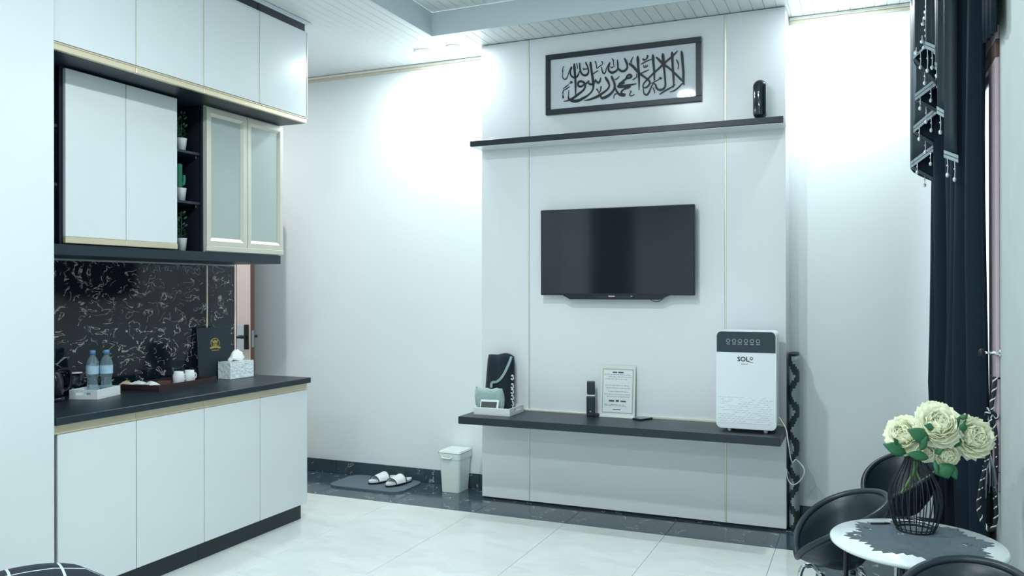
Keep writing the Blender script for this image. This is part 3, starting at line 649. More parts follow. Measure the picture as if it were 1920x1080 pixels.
# potted plants in the open shelf unit
def pot(px, z, kind, label):
    p = on(px, 300, 0, -3.43); t = thing('potted_plant', label, 'plant', (p.x, p.y, z), group='small potted plants in the open shelf unit')
    b = BM(); lathe(b, [(0, 0), (.022, 0), (.029, .068), (.031, .070), (.028, .072), (.026, .066), (0, .062)], 20); obj('pot', b, PLASTIC, t)
    if kind == 'cactus':
        b = BM()
        tube(b, smooth([(0, -.012, .06), (0, -.012, .10), (0, -.012, .15), (0, -.012, .195), (0, -.012, .205)], 4), [.017]*13+[.016, .013, .009, .003], 10)
        tube(b, smooth([(0, -.005, .09), (0, .015, .095), (0, .022, .11), (0, .022, .14), (0, .022, .146)], 4), [.010]*15+[.007, .002], 8); obj('cactus', b, mat('cactus_green', (34, 110, 84), .5, var=.15, nscale=80, bump=.3), t)
    else:
        b = BM(); tube(b, [(0, 0, .06), (0, 0, .20)], .003, 6); obj('stem', b, GREEND, t)
        rng = random.Random(px); b = BM()
        for k in range(90):
            a = rng.uniform(0, 2*PI); h = rng.uniform(.075, .215); rr = .034*(1-.5*(h-.075)/.14)*rng.uniform(.4, 1)
            c = Vector((rr*math.cos(a), rr*math.sin(a), h)); s = rng.uniform(.008, .014)
            d = Vector((math.cos(a), math.sin(a), rng.uniform(.2, 1))).normalized(); q = d.orthogonal().normalized()
            vv = [b.verts.new(c-d*s), b.verts.new(c+q*s*.5), b.verts.new(c+d*s), b.verts.new(c-q*s*.5)]; b.faces.new(vv)
        o = obj('foliage', b, GREEND, t); o['kind'] = 'stuff'
pot(340, 2.1725, 'leaf', 'leafy plant in white pot on the top shelf of the open unit')
pot(339, 1.8995, 'cactus', 'green cactus in white pot on the middle shelf of the open unit')
pot(340, ZB1+.0005, 'leaf', 'leafy plant in white pot at the bottom of the open unit')

# ------------------------------------------------------------------ things on the low shelf
zs = ZL+.0005
a0, a1, a2 = on(884, 778, 2, zs), on(955, 781, 2, zs), on(979, 766, 2, zs)
TW = (a1-a0).length; TD = .235
TX = (a0.x+a1.x)/2; TYc = 4.745+TD/2
t = tray('serving_tray', 'white rectangular tray with grip holes on the low shelf holding a towel', (TX, TYc, zs), PI/2, TD, TW, .046, PLASTIC)
tz = zs+.0065
# black towel
def towel_mesh():
    b = BM(); n, m2 = 10, 12; vv = {}
    for s in (0, 1):
        for i in range(n+1):
            for j in range(m2+1):
                u, v = i/n*2-1, j/m2
                wd = .104*(1-.14*v)
                th = .034*(1-.35*v)*(1-abs(u)**4*.45)
                edge = 1-(max(0, v-.9)/.1)**2*.6
                x = u*wd; z = .0+v*.37+.006*math.sin(u*4)*v-(.012*abs(u)**3)*v
                y = (1 if s else -1)*th*edge+.004*math.sin(u*5+v*4)+(.045*(1-v)*-1)
                vv[s, i, j] = b.verts.new((x, y, z))
    for s in (0, 1):
        for i in range(n):
            for j in range(m2): b.faces.new((vv[s, i, j], vv[s, i+1, j], vv[s, i+1, j+1], vv[s, i, j+1]))
    for i in range(n):
        for j in (0, m2): b.faces.new((vv[0, i, j], vv[0, i+1, j], vv[1, i+1, j], vv[1, i, j]))
    for j in range(m2):
        for i in (0, n): b.faces.new((vv[0, i, j], vv[0, i, j+1], vv[1, i, j+1], vv[1, i, j]))
    return b
TCX = -2.208
t = thing('towel', 'folded black towel with pale stripe standing in the white tray', 'towel', (TCX, 4.955, tz))
obj('cloth', towel_mesh(), mat('towel_black', (20, 34, 46), .95, var=.3, nscale=150, bump=.8, sheen=.15), t, shade=True)
b = BM()
pl = smooth([(.082, .355), (.072, .32), (.045, .255), (.02, .215), (-.01, .19), (-.045, .182), (-.047, .15)], 4)
for i in range(len(pl)-1):
    (u, v), (u2, v2) = pl[i], pl[i+1]; d = Vector((u2-u, 0, v2-v)).normalized(); nn_ = Vector((-d.z, 0, d.x))*.008
    def q(u, v, s): 
        vv_ = v/.37; return Vector((u, -.034*(1-.35*vv_)*(1-(abs(u)/.1)**4*.3)-.045*(1-vv_)-.006, v))+nn_*s
    A, B_, C_, D_ = q(u, v, 1), q(u2, v2, 1), q(u2, v2, -1), q(u, v, -1); off = Vector((0, .008, 0))
    f = [b.verts.new(p) for p in (A, B_, C_, D_)]; g2 = [b.verts.new(p+off) for p in (A, B_, C_, D_)]
    b.faces.new(f); b.faces.new(g2[::-1])
    for k in range(4): b.faces.new((f[k], f[(k+1) % 4], g2[(k+1) % 4], g2[k]))
obj('stripe', b, GREY, t)
b = BM()
for z in (.215, .16, .125, .085, .045, .01):
    tube(b, smooth([(.094, -.05, z+.015), (.104, -.055, z+.022), (.108, -.052, z), (.100, -.055, z-.008), (.096, -.06, z)], 3), .0045, 6)
obj('lettering', b, PAPER, t)
# grey pouch cushion in the tray
b = BM(); n = 14; vv = {}
for s in (-1, 1):
    for i in range(n+1):
        for j in range(n+1):
            u, v = i/n*2-1, j/n*2-1
            k = (1-u*u)**.45*(1-v*v)**.45
            dip = .020*(1-u*u)*max(0, v)
            vv[s, i, j] = b.verts.new((u*.104*(1-.14*v*v*abs(u)), s*.032*k-.03*v*.4, .088+v*.086*(1-.16*u*u*abs(v))-dip+.004*math.sin(u*9+v*3)))
for s in (-1, 1):
    for i in range(n):
        for j in range(n): b.faces.new((vv[s, i, j], vv[s, i+1, j], vv[s, i+1, j+1], vv[s, i, j+1]))
xf(b, (-2.238, 4.832, tz), .08)
bmesh.ops.remove_doubles(b, verts=b.verts[:], dist=1e-5)
tag(obj('cushion_pouch', b, mat('plush_grey', (160, 184, 182), .9, var=.25, nscale=60, bump=.6, sheen=.3), shade=True), 'pale grey plush pouch in the white tray in front of the towel', 'pouch')
t = thing('slanted_box', 'small white box with dark face leaning in the tray before the pouch', 'box', (-2.215, 4.758, tz+.001), .1)
ML2 = Matrix.Rotation(-.42, 4, 'X')
b = BM(); box(b, -.062, .062, 0, .014, 0, .092, .002); bmesh.ops.transform(b, matrix=ML2, verts=b.verts[:]); obj('body', b, PLASTIC, t)
b = BM(); box(b, -.055, .050, -.0015, 0, .004, .078); bmesh.ops.transform(b, matrix=ML2, verts=b.verts[:]); obj('face', b, mat('dark_face', (70, 78, 76), .4, var=.2, nscale=25), t)

# remote in a stand
rp = Vector((-1.590, 4.955, zs))
t = thing('remote_control', 'black remote control with silver band standing upright on the low shelf', 'remote', rp, .15)
obj('lower_body', box(BM(), -.027, .027, -.012, .012, .0, .128, .006), BLACK, t); obj('band', box(BM(), -.0265, .0265, -.0125, .0125, .1285, .136, .002), PAPER, t)
obj('upper_body', box(BM(), -.024, .026, -.010, .011, .1365, .222, .006), BLACK, t)
obj('button', xf(lathe(BM(), [(0, 0), (.006, 0), (.005, .002), (0, .002)], 12), (0, -.0122, .03), 0, Matrix.Rotation(PI/2, 4, 'X')), SILVER, t)
obj('foot', box(BM(), .020, .052, -.014, .010, 0, .02, .003), BLACKM, t)
# acrylic notice stand
t = thing('notice_stand', 'white notice in a clear acrylic stand on the low shelf', 'sign', (-1.425, 4.975, zs))
LN = Matrix.Rotation(-.10, 4, 'X')
def ns(name, b, m, par=None): bmesh.ops.transform(b, matrix=LN, verts=b.verts[:]); return obj(name, b, m, par or t)
ns('acrylic', box(BM(), -.113, .113, 0, .004, .004, .322, .001, 1), mat('acrylic_clear', (222, 228, 222), .15, var=.01)); obj('base', box(BM(), -.113, .113, -.02, .04, 0, .004, .001, 1), PLASTIC, t)
sh = ns('border', box(BM(), -.100, .100, -.0008, -.0002, .025, .302), mat('border_print', (170, 176, 164), .6))
sh2 = ns('sheet', box(BM(), -.094, .094, -.0016, -.0010, .031, .296), PAPER)
b = BM()
rows = [(.264, -.085, .085), (.250, -.06, .088), (.236, -.08, .06), (.196, -.08, .07), (.180, -.075, .08), (.158, -.06, .07), (.140, -.085, .08), (.126, -.07, .075), (.076, -.085, .05), (.068, -.08, .06)]
for z, a, c in rows:
    x = a
    while x < c:
        l = random.uniform(.006, .022); box(b, x, min(x+l, c), -.0022, -.0017, z, z+.0035); x += l+.004
ns('small_print', b, PRINT, sh2)
b = BM()
for z, a, c, h in ((.276, -.034, -.006, .008), (.276, .002, .036, .008), (.096, -.055, -.02, .010), (.096, -.01, .01, .012), (.096, .02, .055, .009), (.045, -.028, .022, .005)): box(b, a, c, -.0022, -.0017, z, z+h)
ns('heading_print', b, PRINTD, sh2)
# phone
t = thing('smartphone', 'small dark phone lying on the low shelf right of the notice', 'phone', (-1.26, 4.965, zs), -.5)
obj('body', box(BM(), -.035, .035, -.055, .055, 0, .009, .003), BLACKM, t); obj('screen', box(BM(), -.032, .032, -.051, .051, .0092, .0098), mat('phone_glass', (84, 100, 106), .1), t)

# air purifier
AX0, AX1 = -.775, -.447; AY0, AY1 = 4.735, 4.935; AZ0, AZ1 = zs+.018, 1.182
t = thing('air_purifier', 'white air purifier with dark control panel on the low shelf', 'air purifier', ((AX0+AX1)/2, (AY0+AY1)/2, zs))
fu = lambda u, v, d: (u, d, v)
b = BM(); prism(b, rrect(AX0+.004, AX1-.004, AZ0+.004, AZ1-.004, .026), fu, AY0+.012, AY1); obj('body', b, PLASTIC, t, True)
AB = mat('purifier_front', (232, 239, 243), .3, var=.01)
b = BM(); prism(b, rrect(AX0, AX1, AZ0, AZ1, .030, 8), fu, AY0+.001, AY0+.012); fr = obj('front_panel', b, AB, t, True)
b = BM(); prism(b, rrect(AX0+.004, AX1-.004, AZ1-.122, AZ1-.006, .026, 8, (1, 1, 0, 0)), fu, AY0-.0012, AY0+.0008); cp = obj('control_panel', b, mat('control_black', (40, 56, 66), .25), t, True)
for k in range(6):
    cx = AX0+.068+k*.0325
    b = BM(); lathe(b, [(.0075, 0), (.0115, 0), (.0115, .0006), (.0075, .0006)], 18, close=True); xf(b, (cx, AY0-.0013, AZ1-.058), 0, Matrix.Rotation(PI/2, 4, 'X'))
    box(b, cx-.010-(.006 if k == 2 else 0), cx+.010, AY0-.0019, AY0-.0013, AZ1-.078, AZ1-.074)
    obj('touch_icon', b, PRINT, cp, True)
# embossed wave relief low on the front
b = BM()
for r in range(13):
    z = AZ0+.03+r*.012; x = AX0+.012+(r % 2)*.012
    while x < AX1-.03:
        if random.random() < .9-r*.03:
            pts = [(x, AY0+.0008, z), (x+.009, AY0-.0002, z+.004), (x+.018, AY0+.0008, z+.001)]; tube(b, pts, .0013, 5)
        x += .024
obj('relief', b, AB, t, True)['kind'] = 'stuff'
lx, lz = AX0+.118, AZ1-.172
R90 = Matrix.Rotation(PI/2, 4, 'X')
text_mesh('SOL', .036, .0004, INK, 'logo', fr, Matrix.Translation((lx, AY0+.0004, lz)) @ R90)
b = BM(); lathe(b, [(.0055, 0), (.0085, 0), (.0085, .0008), (.0055, .0008)], 18, close=True); xf(b, (lx+.076, AY0+.0002, lz+.017), 0, Matrix.Rotation(PI/2, 4, 'X'))
tube(b, smooth([(lx+.056, AY0+.0004, lz+.002), (lx+.07, AY0+.0004, lz-.004), (lx+.085, AY0+.0004, lz-.006)], 3), .0016, 6); obj('logo_swash', b, INK, fr, True)
b = BM()
for k in range(5): box(b, lx+.022+k*.007, lx+.027+k*.007, AY0+.0002, AY0+.0009, lz-.017, lz-.013)
obj('tagline', b, PRINTD, fr, True)
for fx in (AX0+.07, AX1-.06):
    b = BM(); lathe(b, [(0, 0), (.011, 0), (.013, .018), (0, .018)], 14, (fx, AY0+.03, zs)); obj('foot', b, PLASTIC, t, True)
    b = BM(); lathe(b, [(0, 0), (.011, 0), (.013, .018), (0, .018)], 14, (fx, AY1-.03, zs)); obj('foot', b, PLASTIC, t, True)
cpts = [(AX1-.002, AY1-.03, zs+.07), (AX1+.02, AY1-.06, zs+.045), (-.405, 4.84, zs+.012), (-.39, 4.82, zs-.07), (-.375, 4.85, zs-.17)]
cpts += [tuple(on(px, py, 1, 4.95)) for px, py in ((1493, 862), (1508, 880), (1503, 898), (1488, 909), (1478, 900), (1474.5, 880))]+[(-.408, 5.06, .33), (-.40, 5.15, .30)]
obj('power_cord', tube(BM(), smooth(cpts, 6), .0032, 7), PLASTIC, t, True)

# ------------------------------------------------------------------ patterned roll standing behind the panel
RUGM = mat('woven_rug', (166, 182, 182), .9, var=.1, nscale=120, bump=.4)
nt = RUGM.node_tree; N = nt.nodes.new; Lk = nt.links.new; bs = nt.nodes['Principled BSDF']; basec = bs.inputs['Base Color'].links[0].from_socket
tcn = N('ShaderNodeTexCoord'); sp = N('ShaderNodeSeparateXYZ'); Lk(tcn.outputs['Object'], sp.inputs[0])
def mth(op, a, bv=None, c=None):
    m = N('ShaderNodeMath'); m.operation = op
    for i, v in enumerate((a, bv, c)):
        if v is None: continue
        if isinstance(v, (int, float)): m.inputs[i].default_value = v
        else: Lk(v, m.inputs[i])
    return m.outputs[0]
zq = mth('SNAP', sp.outputs['Z'], .016); xq = mth('SNAP', mth('MULTIPLY', mth('SUBTRACT', sp.outputs['X'], mth('MULTIPLY', sp.outputs['Y'], .55)), 1.), .009)
xo = mth('SNAP', sp.outputs['X'], .007); dd = mth('SUBTRACT', xo, mth('SUBTRACT', mth('MULTIPLY', mth('PINGPONG', mth('ADD', zq, .05), .105), .62), .036))
msk = mth('LESS_THAN', mth('ABSOLUTE', dd), .019)
mx = N('ShaderNodeMix'); mx.data_type = 'RGBA'; Lk(msk, mx.inputs[0]); Lk(basec, mx.inputs[6]); mx.inputs[7].default_value = (*lin((58, 70, 74)), 1); Lk(mx.outputs[2], bs.inputs['Base Color'])
t = thing('rolled_rug', 'grey and charcoal patterned rug roll standing behind the panel edge', 'rug', (-.386, 5.15, 0))
b = BM(); rings = []
for z in (.0005, .02, 1.0, 1.03):
    rings.append([b.verts.new((.030*math.cos(a), .095*math.sin(a), z)) for a in [2*PI*i/24 for i in range(24)]])
for r1, r2 in zip(rings, rings[1:]):
    for i in range(24): f = b.faces.new((r1[i], r1[(i+1) % 24], r2[(i+1) % 24], r2[i])); f.smooth = True
b.faces.new(rings[0][::-1]); b.faces.new(rings[-1]); obj('roll', b, RUGM, t)
b = BM(); rings = []
for s, z in ((1.02, 1.022), (1.04, 1.034), (.7, 1.037)): rings.append([b.verts.new((.030*s*math.cos(a), .095*s*math.sin(a), z)) for a in [2*PI*i/24 for i in range(24)]])
for r1, r2 in zip(rings, rings[1:]):
    for i in range(24): b.faces.new((r1[i], r1[(i+1) % 24], r2[(i+1) % 24], r2[i]))
b.faces.new(rings[-1]); obj('end_binding', b, BLACKM, t)

# ------------------------------------------------------------------ bin, mat, slippers
bx0, bx1, by0, by1 = -2.722, -2.586, 5.070, 5.235
t = thing('waste_bin', 'white plastic waste bin with lifted handle rim beside the panel', 'bin', ((bx0+bx1)/2, (by0+by1)/2, 0))
def frustum(b, z0, z1, e0, e1, r=.02, cap0=True, cap1=True):
    p0 = rrect(bx0-e0, bx1+e0, by0-e0, by1+min(e0, .018), r, 4); p1 = rrect(bx0-e1, bx1+e1, by0-e1, by1+min(e1, .018), r, 4)
    A = [b.verts.new((x, y, z0)) for x, y in p0]; B_ = [b.verts.new((x, y, z1)) for x, y in p1]
    for i in range(len(A)): f = b.faces.new((A[i], A[(i+1) % len(A)], B_[(i+1) % len(A)], B_[i]))
    if cap0: b.faces.new(A[::-1])
    if cap1: b.faces.new(B_)
    return b
BINW = mat('bin_white', (224, 236, 230), .35, var=.02)
obj('body', frustum(BM(), .001, .232, 0, .012), BINW, t, True); obj('rim', frustum(BM(), .2325, .276, .017, .020), BINW, t, True); obj('lid', frustum(BM(), .2765, .288, .017, .012), BINW, t, True)
obj('lid_groove_shade', frustum(BM(), .2735, .277, .0205, .0205), mat('bin_shadow', (140, 156, 152), .5), t, True)  # shade under the lid, painted as a thin grey band around the rim
b = BM(); tube(b, smooth([(bx0+.02, by0-.022, .250), (bx0+.035, by0-.036, .244), (bx0+.08, by0-.036, .243), (bx0+.095, by0-.022, .249)], 4), .006, 8); obj('handle', b, BINW, t, True)
t = tag(obj('door_mat', prism(BM(), rrect(-3.56, -2.955, 4.885, 5.252, .085, 8), lambda u, v, d: (u, v, d), .0005, .012), MATG), 'grey rubber door mat with rounded corners lying on the black marble', 'mat')
b = BM()
def slipper(loc, rz, label):
    t = thing('slipper', label, 'slipper', loc, rz, group='white slippers on the grey mat')
    n = 28
    def outline(s, dx=0):
        out = []
        for i in range(n):
            a = 2*PI*i/n; c, si = math.cos(a), math.sin(a)
            out.append((s*(.043+.009*max(0, -si))*c*(1 if abs(si) < .99 else 1), s*.128*si))
        return out
    for nm, z0, z1, s, m in (('sole', .0, .012, 1.0, BLACKM), ('footbed', .0125, .026, .97, PLASTIC)):
        obj(nm, prism(BM(), outline(s), lambda u, v, d: (u, v, d), z0, z1), m, t)
    # strap: arched band over the foot with dark binding
    def arch(y, r, h, k=10): return [(r*math.cos(PI*i/k), y, .018+h*math.sin(PI*i/k)) for i in range(k+1)]
    b = BM(); rows = [arch(-.075+.016*j, .0505+.001*j, .034+.0035*j) for j in range(7)]
    vv = [[b.verts.new(p) for p in r] for r in rows]; ins = [[b.verts.new((p[0]*.94, p[1], .016+(p[2]-.018)*.93)) for p in r] for r in rows]
    for G_ in (vv, ins):
        for j in range(6):
            for i in range(10): f = b.faces.new((G_[j][i], G_[j][i+1], G_[j+1][i+1], G_[j+1][i])); f.smooth = True
    for j in (0, 6):
        for i in range(10): b.faces.new((vv[j][i], vv[j][i+1], ins[j][i+1], ins[j][i]))
    st = obj('strap', b, PLASTIC, t)
    for j in (0, 6): obj('binding', tube(BM(), rows[j], .0032, 6), BLACKM, st)
slipper((-3.232, 5.125, .0125), math.radians(-20), 'white slipper with black binding, the one farther from the bin')
slipper((-3.085, 5.105, .0125), math.radians(-14), 'white slipper with black binding, the one nearer the bin')

# ------------------------------------------------------------------ window, curtain, tieback
FILM = bpy.data.materials.new('frosted_window_film'); FILM.use_nodes = True
nt = FILM.node_tree; nb = nt.nodes['Principled BSDF']; nb.inputs['Base Color'].default_value = (.85, .9, .92, 1); nb.inputs['Roughness'].default_value = .6
tl = nt.nodes.new('ShaderNodeBsdfTranslucent'); tl.inputs[0].default_value = (.95, .98, 1, 1); mm = nt.nodes.new('ShaderNodeMixShader')
nz = nt.nodes.new('ShaderNodeTexNoise'); nz.inputs['Scale'].default_value = 300; mr_ = nt.nodes.new('ShaderNodeMapRange'); mr_.inputs['To Min'].default_value = .82; mr_.inputs['To Max'].default_value = .9
nt.links.new(nz.outputs['Fac'], mr_.inputs[0]); nt.links.new(mr_.outputs[0], mm.inputs[0]); nt.links.new(nb.outputs[0], mm.inputs[1]); nt.links.new(tl.outputs[0], mm.inputs[2]); nt.links.new(mm.outputs[0], nt.nodes['Material Output'].inputs[0])
w1 = bpy.data.objects.new('window_1', None); COL.objects.link(w1); structure(w1); w1.location = (XR, 4.6, WZ0)
for (y0, y1, z0, z1, m) in ((WY0-.20, WY0+.005, WZ0-.05, WZ1-.015, FRAMEP), (WY1-.015, WY1+.1, WZ0-.05, WZ1-.015, FRAMEP), (WY0-.20, WY1+.1, WZ1-.014, WZ1+.06, BROWN), (WY0-.20, WY1+.1, WZ1+.061, WZ1+.12, FRAMEP), (WY0-.2, WY1+.1, WZ0-.13, WZ0-.051, FRAMEP)):
    obj('casing', box(BM(), XR-.016, XR-.0005, y0, y1, z0, z1, .003, 1), m, w1, True)
for (y0, y1, z0, z1) in ((WY0, WY0+.02, WZ0, WZ1), (WY1-.05, WY1, WZ0, WZ1), (WY0+.05, WY1-.05, WZ1-.05, WZ1), (WY0+.05, WY1-.05, WZ0, WZ0+.05), (WY0+.43, WY0+.47, WZ0+.05, WZ1-.05)):
    obj('sash', box(BM(), XR+.002, XR+.045, y0, y1, z0, z1, .003, 1), FRAMEP, w1, True)
for y0, y1 in ((WY0+.02, WY0+.43), (WY0+.47, WY1-.05)): obj('pane', box(BM(), XR+.008, XR+.012, y0, y1, WZ0+.05, WZ1-.05), FILM, w1, True)

def cloth(name, path, z0f, z1f, m, parent, nz=14, thick=.004, flare=None):
    "vertical cloth along a plan path; z0f/z1f give hem and top at path fraction"
    b = BM(); n = len(path); vv = []
    for k in range(2):
        lay = []
        for i, (x, y) in enumerate(path):
            a = path[max(i-1, 0)]; c = path[min(i+1, n-1)]; d = Vector((c[0]-a[0], c[1]-a[1], 0)).normalized(); nr = Vector((-d.y, d.x, 0))*thick*k
            s = i/(n-1); col = []
            for j in range(nz+1):
                v = j/nz; z = z0f(s)+(z1f(s)-z0f(s))*v; dx, dy = flare(s, z) if flare else (0, 0)
                col.append(b.verts.new(Vector((x+dx, y+dy, z))+nr))
            lay.append(col)
        vv.append(lay)
    for k in range(2):
        for i in range(n-1):
            for j in range(nz): f = b.faces.new((vv[k][i][j], vv[k][i+1][j], vv[k][i+1][j+1], vv[k][i][j+1])); f.smooth = True
    for i in range(n-1):
        for j in (0, nz): b.faces.new((vv[0][i][j], vv[0][i+1][j], vv[1][i+1][j], vv[1][i][j]))
    for j in range(nz):
        for i in (0, n-1): b.faces.new((vv[0][i][j], vv[0][i][j+1], vv[1][i][j+1], vv[1][i][j]))
    return obj(name, b, m, parent, True)
ct = thing('curtain', 'long black curtain with beaded swag beside the bright window', 'curtain', (.42, 4.6, 0))
path = []
for i in range(121):
    s = i/120; y = 4.00+1.12*s
    x = .450-.088*s+.034*math.sin(s*2*PI*6.5+.6)+.012*math.sin(s*2*PI*2.3)
    path.append((x, y+.018*math.cos(s*2*PI*6.5)))
cloth('drape', path, lambda s: .015, lambda s: 2.99, CURT, ct, 10, flare=lambda s, z: (-.02*math.exp(-((z-.85)/.35)**2)*s+.008*math.sin(z*2.2+s*9), 0))
obj('rod', tube(BM(), [(.44, 3.90, 3.01), (.40, 5.2, 3.01)], .014, 12), BLACKM, ct, True)
path = [(.405+.008*math.sin(i*.9)+.012*(1-i/40), 3.74+.56*i/40) for i in range(41)]
cloth('pelmet', [(x+.065, y) for x, y in path], lambda s: 2.44+.05*s, lambda s: 3.0, CURT, ct, 4)
# left cascade with zigzag hem
def zc(py, y): return 1.42+(541-py)/F_PX*(y*.9187-.1)
hemL = [(1768, 60), (1713, 112), (1756, 160), (1716, 190), (1758, 212), (1713, 250), (1758, 279), (1708, 316), (1760, 345)]
cas = []
for k, (px, py) in enumerate(hemL):
    y = 4.50+.055*k; p = on(px, py, 1, y); cas.append((p.x, y, p.z))
pts = smooth(cas, 5)
cl = cloth('cascade', [(p[0], p[1]) for p in pts], lambda s: pts[round(s*(len(pts)-1))][2], lambda s: 2.985, SATIN, ct, 10, .003)
def band(pa, pb, wd=.026, drops=2, name='trim_band', dl=.05):
    pa, pb = Vector(pa), Vector(pb); b = BM(); off = Vector((-.002, -.008, 0)); up = Vector((0, 0, wd))
    for k in range(2):
        o_ = Vector((0, 0, wd*.55*k)); A = [pa+off+o_, pb+off+o_, pb+off+o_+Vector((0, 0, wd*.45)), pa+off+o_+Vector((0, 0, wd*.45))]
        f = [b.verts.new(p) for p in A]; g2 = [b.verts.new(p+Vector((0, .003, 0))) for p in A]
        b.faces.new(f); b.faces.new(g2[::-1])
        for i in range(4): b.faces.new((f[i], f[(i+1) % 4], g2[(i+1) % 4], g2[i]))
    tb = obj(name, b, SILVER, ct, True)
    for k in range(drops):
        q = pa.lerp(pb, (k+.5)/drops)+off; l = dl*random.uniform(.8, 1.4)
        b = BM(); tube(b, [q, q+Vector((.002, 0, -l*.5)), q+Vector((0, 0, -l))], .0022, 5)
        t2 = bmesh.new(); bmesh.ops.create_uvsphere(t2, u_segments=8, v_segments=6, radius=.008); join(b, t2, Matrix.Translation(q+Vector((0, 0, -l-.006))) @ Matrix.Diagonal((1, 1, 1.4, 1)))
        t2 = bmesh.new(); bmesh.ops.create_uvsphere(t2, u_segments=7, v_segments=5, radius=.005); join(b, t2, Matrix.Translation(q+Vector((0, 0, -l*.45))))
        obj('bead_drop', b, CRYSTAL, tb, True)
for k in range(len(cas)-1): band(cas[k], cas[k+1], .036 if k % 2 == 0 else .018, 2 if k % 2 == 0 else 1)
# right tongues of the swag
for (x0, y0, x1, y1, yy, dr) in ((1735, 92, 1761, 103, 4.42, 3), (1753, 131, 1767, 137, 4.36, 1), (1757, 214, 1783, 229, 4.30, 2), (1770, 296, 1797, 306, 4.24, 2)):
    a, c = on(x0, y0, 1, yy), on(x1, y1, 1, yy-.02)
    L2 = [(a.x+(c.x-a.x)*i/8, yy-.02*i/8-.012*math.sin(PI*i/8)) for i in range(9)]
    cloth('swag_tongue', L2, lambda s: a.z+(c.z-a.z)*s, lambda s: 2.985, SATIN, ct, 8, .003)
    band((a.x, yy-.008, a.z), (c.x, yy-.028, c.z), .034, dr, dl=.075)
# extra beads along the upper left edge
for k in range(9):
    q = on(1717+random.uniform(0, 22), 12+k*11, 1, 4.49)
    b = BM(); tube(b, [q+Vector((0, 0, .03)), q], .0025, 5); t2 = bmesh.new(); bmesh.ops.create_uvsphere(t2, u_segments=8, v_segments=6, radius=.010); join(b, t2, Matrix.Translation(q)); obj('bead_drop', b, CRYSTAL, cl, True)

# hook and rope tieback
hk = Vector((XR, 3.93, 1.148))
t = thing('tieback_hook', 'silver curtain hook with dark tip on the wall beside the window', 'hook', hk)
b = BM(); lathe(b, [(0, 0), (.022, 0), (.020, .004), (.009, .008), (.006, .045), (.0075, .062), (0, .062)], 16); xf(b, (0, 0, 0), 0, Matrix.Rotation(-PI/2, 4, 'Y')); obj('stem', b, STEEL, t)
b = BM(); lathe(b, [(0, .0625), (.016, .0625), (.020, .072), (.012, .080), (0, .082)], 8); xf(b, (0, 0, 0), 0, Matrix.Rotation(-PI/2, 4, 'Y')); obj('tip', b, BLACKM, t)
hk2 = hk+Vector((0, .01, -.105))
obj('lower_pin', tube(BM(), [hk2-hk, hk2-hk+Vector((-.03, 0, 0)), hk2-hk+Vector((-.034, 0, .014))], .004, 8), BLACKM, t)
t = thing('rope_tieback', 'black and white twisted rope tieback hanging from the wall hook', 'rope', hk2+Vector((-.018, 0, 0)))
def rope(name, pts, r):
    pts = smooth(pts, 10); b = BM(); tube(b, pts, r, 8); core = obj(name, b, BLACKM, t)
    b = BM(); V3 = [Vector(p) for p in pts]; hel = []; L_ = 0
    for i, p in enumerate(V3):
        if i: L_ += (p-V3[i-1]).length
        d = (V3[min(i+1, len(V3)-1)]-V3[max(i-1, 0)]).normalized(); s1 = d.cross(Vector((0, 1, 0.01))).normalized(); s2 = d.cross(s1)
        hel.append(p+(s1*math.cos(L_*150)+s2*math.sin(L_*150))*r*.86)
    tube(b, hel, r*.42, 5); obj('white_strand', b, PAPER, core)
k0 = .008
rope('hanging_cord', [(0, 0, .006), (-.004, -.002, -.05), (-.012, -.004, -.10), (-.018, -.004, -.15)], k0)
rope('loop', [(-.018, 0, -.15), (.0, .0, -.22), (.004, 0, -.34), (.0, 0, -.48), (.002, 0, -.58), (-.015, 0, -.635), (-.045, 0, -.61), (-.062, 0, -.54), (-.05, 0, -.44), (-.03, 0, -.34), (-.02, 0, -.22), (-.018, 0, -.16)], k0)
rope('knot', [(-.034, -.008, -.13), (-.006, -.012, -.145), (.004, -.004, -.165), (-.02, .008, -.175), (-.036, -.002, -.155), (-.02, -.014, -.14)], .007)
b = BM()
for k in range(26):
    a = random.uniform(0, 2*PI); tube(b, [(-.02, 0, -.33+random.uniform(-.02, .02)), (-.02+.02*math.cos(a), .012*math.sin(a), -.38), (-.02+.028*math.cos(a), .02*math.sin(a), -.46+random.uniform(-.05, .1))], .0018, 4)
obj('tassel', b, SILVER, t)['kind'] = 'stuff'

# ------------------------------------------------------------------ round table and what stands on it
TZ = .57; TCX_, TCY_, TR = .160, 3.070, .272
t = thing('round_table', 'small round white table with black legs beside the curtain', 'table', (TCX_, TCY_, 0))
b = BM(); lathe(b, [(0, TZ-.020), (TR-.008, TZ-.020), (TR, TZ-.014), (TR, TZ-.005), (TR-.006, TZ), (0, TZ)], 64); obj('tabletop', b, mat('table_gloss', (222, 232, 235), .12, var=.02), t)
for k in range(4):
    a = PI/4+PI/2*k+.55
    b = BM(); tube(b, [(.15*math.cos(a), .15*math.sin(a), TZ-.021), (.215*math.cos(a), .215*math.sin(a), TZ-.028), (.225*math.cos(a), .225*math.sin(a), TZ-.06), (.24*math.cos(a), .24*math.sin(a), .001)], .009, 10); obj('leg', b, WIRE, t)
b = BM(); tube(b, [(.13*math.cos(2*PI*i/32), .13*math.sin(2*PI*i/32), TZ-.028) for i in range(32)], .007, 8, True); obj('support_ring', b, WIRE, t)
